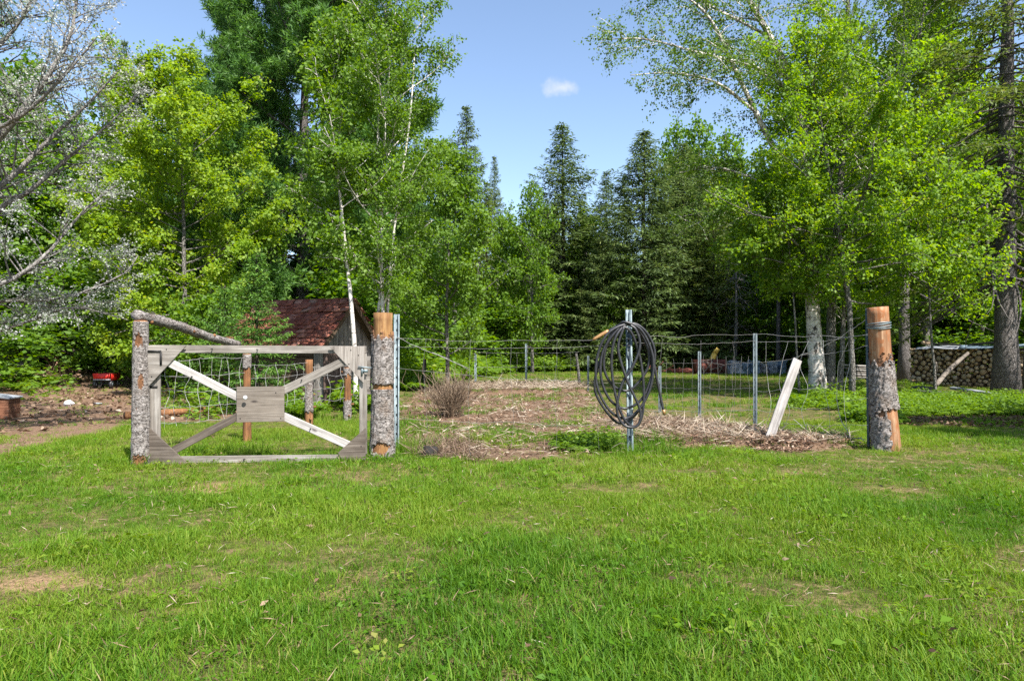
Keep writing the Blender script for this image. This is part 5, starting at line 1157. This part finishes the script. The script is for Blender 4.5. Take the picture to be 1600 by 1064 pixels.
g = Geo(); g.tube([(0, -.4, .2), (.1, -.8, .06), (.12, -1.0, .05)], .014, 6); g.obj("handle", M['iron'], cart)
# box with grey board at the left edge
d = 10.6; x = gx(2, d); bo = thing("wooden_box", "brown wooden box under a grey lid at the left edge", "box", (x, d, float(gz(x, d))), .25)
for k in range(4):
    link(bpy.data.objects.new("plank", boxmesh("plank", (.36, .4, .078), M['box_wood'], .004)), bo, (.0 + .004 * (k % 2), 0, .04 + .08 * k))
link(bpy.data.objects.new("lid", boxmesh("lid", (.42, .46, .025), M['tarp_grey'], .004)), bo, (0, 0, .345), (.0, .14, 0))
o = link(bpy.data.objects.new("leaning_plank", boxmesh("leaning_plank", (.10, .03, .42), M['pale_wood'], .004)), None, (x - .02, d - .34, .2), (-.3, .15, 0)); tag(o, "short grey plank leaning on the brown box", "plank")
# crumpled scraps
def crumple(name, px, py, s, label, mat, seed, cat="scrap", flat=.5):
    d = gd(py); x = gx(px, d); bm = bmesh.new(); bmesh.ops.create_icosphere(bm, subdivisions=2, radius=s); rg = np.random.default_rng(seed)
    for v in bm.verts: v.co *= rg.uniform(.6, 1.25); v.co.z = v.co.z * flat + s * flat * .6
    m = bpy.data.meshes.new(name); bm.to_mesh(m); bm.free(); m.materials.append(mat); return tag(link(bpy.data.objects.new(name, m), None, (x, d, float(gz(x, d)))), label, cat)
crumple("plastic_scrap", 107, 635, .09, "crumpled pale scrap lying on the brown leaf litter", M['white'], 1, flat=.8)
crumple("flat_stone", 150, 632, .11, "flat pale stone on the dirt track below the red cart", M['tarp_grey'], 2, "stone", .12)
crumple("black_tub", 672, 713, .12, "low dark lump half buried in dry stalks by the bed's front edge", M['black'], 3, "tub", .55)
# stump and roots
rng = np.random.default_rng(191); d = 21; x = gx(42, d); z0 = float(gz(x, d)); st = thing("tree_stump", "broad cut stump on the brown bank at the left", "stump", (x, d, z0)); g = Geo()
th = np.arange(20) / 20 * 2 * np.pi; 
for zz in [0]:
    g.tube([(0, 0, -.2), (0, 0, .0), (0, 0, .2), (0, 0, .42)], [.52, .42, .34, .32], 16, True, None, .5, .06, rng)
g.obj("bark", M['bark_grey'], st)
d = 21.5; x = gx(46, d); o = tree("old_tree", deciduous(192, 6, 2.0, .4, 16, 5000, .13, .1, .22, .03, 5, 50, per_m=3, l2=.4, sig=.16), (x, d, float(gz(x, d))), "grey split trunk tree on the brown bank behind the stump", "tree", M['bark_grey'], M['green'])
for k, (px, py, dd, s) in enumerate([(15, 565, 22, .5), (85, 578, 21, .45), (110, 598, 20, .35)]):
    rg = np.random.default_rng(200 + k); x = gx(px, dd); g = Geo(); c = np.array([0, 0, .1])
    for i in range(40):
        g.tube(walk(c + rg.normal(0, s * .4, 3) * np.array([1, .6, .7]), rg.normal(0, 1, 3) * np.array([1, .5, .8]), rg.uniform(.3, .9) * s * 1.6, 4, rg, .35), np.linspace(.06, .015, 5) * s * 1.5, 5, True)
    bm_o = g.obj("root_mass", M['chips'], None, True, loc=(x, dd, zof(py, dd))); tag(bm_o, ["upturned brown roots at the far left edge", "brown root tangle right of the grey split trunk", "low brown root pile sloping towards the red cart"][k], "roots")
a, b = np.r_[gpt(195, 655), .06], np.r_[gpt(345, 645), .06]; g = Geo(); rg = np.random.default_rng(210); g.tube(smooth_path([a, a * .5 + b * .5 + np.array([0, .1, 0]), b], 10) - a, np.linspace(.06, .05, 10), 8, True, None, .5, .08, rg); tag(g.obj("fallen_log", M['heart'], None, True, loc=a + np.array([0, 0, float(gz(a[0], a[1]))])), "reddish fallen log on the ground behind the left gate half", "log")

# ------------------------------------------------------------------ far centre things
d = 32.0; x = gx(1108, d); mc = thing("snow_blower", "rusty red machine with a raised yellow chute on the far lawn", "machine", (x, d, float(gz(x, d))), .15)
g = Geo(); th = np.linspace(-.2, math.pi * .95, 14); V = []
for yy in (-.7, .7):
    for t_ in th: V.append((yy, -.05 + .34 * math.cos(t_ + 1.4) * 1.0, .36 + .34 * math.sin(t_ + 1.4)))
n = len(th); g.add(V, [(i, i + 1, n + i + 1, n + i) for i in range(n - 1)]); V2 = np.array(V) * np.array([1, .94, .94]) + np.array([0, 0, .02]); g.add(V2, [(i, n + i, n + i + 1, i + 1) for i in range(n - 1)])
for sx in (-.71, .71): g.box((sx, -.02, .36), (.03, .66, .66), taper=.85)
g.obj("housing", M['rust'], mc)
g = Geo(); t_ = np.linspace(0, 8 * math.pi, 90); g.tube(np.stack([-.66 + 1.32 * t_ / t_[-1], -.12 + .22 * np.cos(t_), .34 + .22 * np.sin(t_)], -1), .028, 5); g.tube([(-.7, -.12, .34), (.7, -.12, .34)], .035, 8); g.obj("auger", M['rust'], mc)
g = Geo()
for p0, p1 in [((-.5, -.45, .05), (.0, -.4, .62)), ((.1, -.5, .55), (.6, -.42, .1)), ((-.2, -.46, .2), (.55, -.42, .38)), ((-.75, -.3, .05), (.75, -.3, .05)), ((-.6, -.35, .5), (-.45, -.4, .1)), ((-.3, -.42, .62), (-.1, -.5, .1)), ((.62, -.3, .55), (.25, -.5, .06)), ((-.55, -.4, .62), (.1, -.3, .70))]: g.tube([p0, p1], .026, 6)
g.obj("frame_bar", M['ply_brown'], mc)
g = Geo(); g.tube([(.14, .05, .56), (.22, .04, .78), (.30, .02, .98)], [.15, .135, .13], 6, True); g.tube([(.30, .02, .985), (.36, -.02, 1.10), (.42, -.08, 1.20)], [.15, .145, .13], 4, True); g.obj("chute", M['yellow'], mc)
d = 33; x = gx(1052, d); g = Geo(); rg = np.random.default_rng(220)
for i in range(12): g.tube(walk((rg.normal(0, .5), rg.normal(0, .15), .1), (rg.normal(0, 1), rg.normal(0, .4), rg.uniform(-.1, .8)), rg.uniform(.4, .9), 3, rg, .2), [.03, .028, .024, .02], 4)
g.box((.3, .1, .12), (1.2, .4, .2)); tag(g.obj("scrap_frame", M['rust'], None, loc=(x, d, float(gz(x, d)))), "low rusty scrap pile with bent bars left of the red machine", "scrap")
for k, (pa, pb, hh, mt, lab) in enumerate([(1134, 1160, .62, 'tarp_grey', "pale grey wrapped bundle beside the rusty machine"), (1155, 1168, .5, 'tarp', "low blue grey bundle in the middle of the far row"), (1170, 1184, .62, 'tarp', "blue grey bundle behind the dark steel post"), (1188, 1196, .45, 'pale_wood', "small pale wooden bundle in the far row"), (1199, 1212, .55, 'tarp_grey', "tilted grey bundle second from the row's right end"), (1213, 1226, .62, 'tarp', "blue bundle at the right end of the far row")]):
    d = 32.5; x = gx((pa + pb) / 2, d); wv = (pb - pa) / F * d; rg = np.random.default_rng(230 + k); o = thing("wrapped_bundle", lab, "bundle", (x, d, float(gz(x, d)))); bm = bmesh.new(); bmesh.ops.create_cube(bm, size=1); bmesh.ops.subdivide_edges(bm, edges=bm.edges[:], cuts=3, use_grid_fill=True)
    for v in bm.verts: v.co = Vector((v.co.x * wv * (.86 - .25 * (v.co.z + .5)) + rg.normal(0, .03) + .12 * (v.co.z) * (k - 2) * .3, v.co.y * .7 + rg.normal(0, .03), (v.co.z + .5) * hh + rg.normal(0, .03)))
    m = bpy.data.meshes.new("cover"); bm.to_mesh(m); bm.free(); m.materials.append(M[mt]); link(bpy.data.objects.new("cover", m), o)
    link(bpy.data.objects.new("core", boxmesh("core", (wv * .7, .5, hh * .7), M['darkplank'], .01)), o, (.05, .62, hh * .45))
d = 26; x = gx(1346, d); o = thing("board_stack", "low stack of pale boards seen between the maple and the end post", "boards", (x, d, float(gz(x, d))), .1)
for k in range(6): link(bpy.data.objects.new("board", boxmesh("board", (1.0 + .1 * (k % 3), .5, .05), M['pale_wood' if k % 2 else 'grey_wood'], .004)), o, (.03 * (k % 2), 0, .1 + .085 * k), (0, .04 * (k % 2), 0))
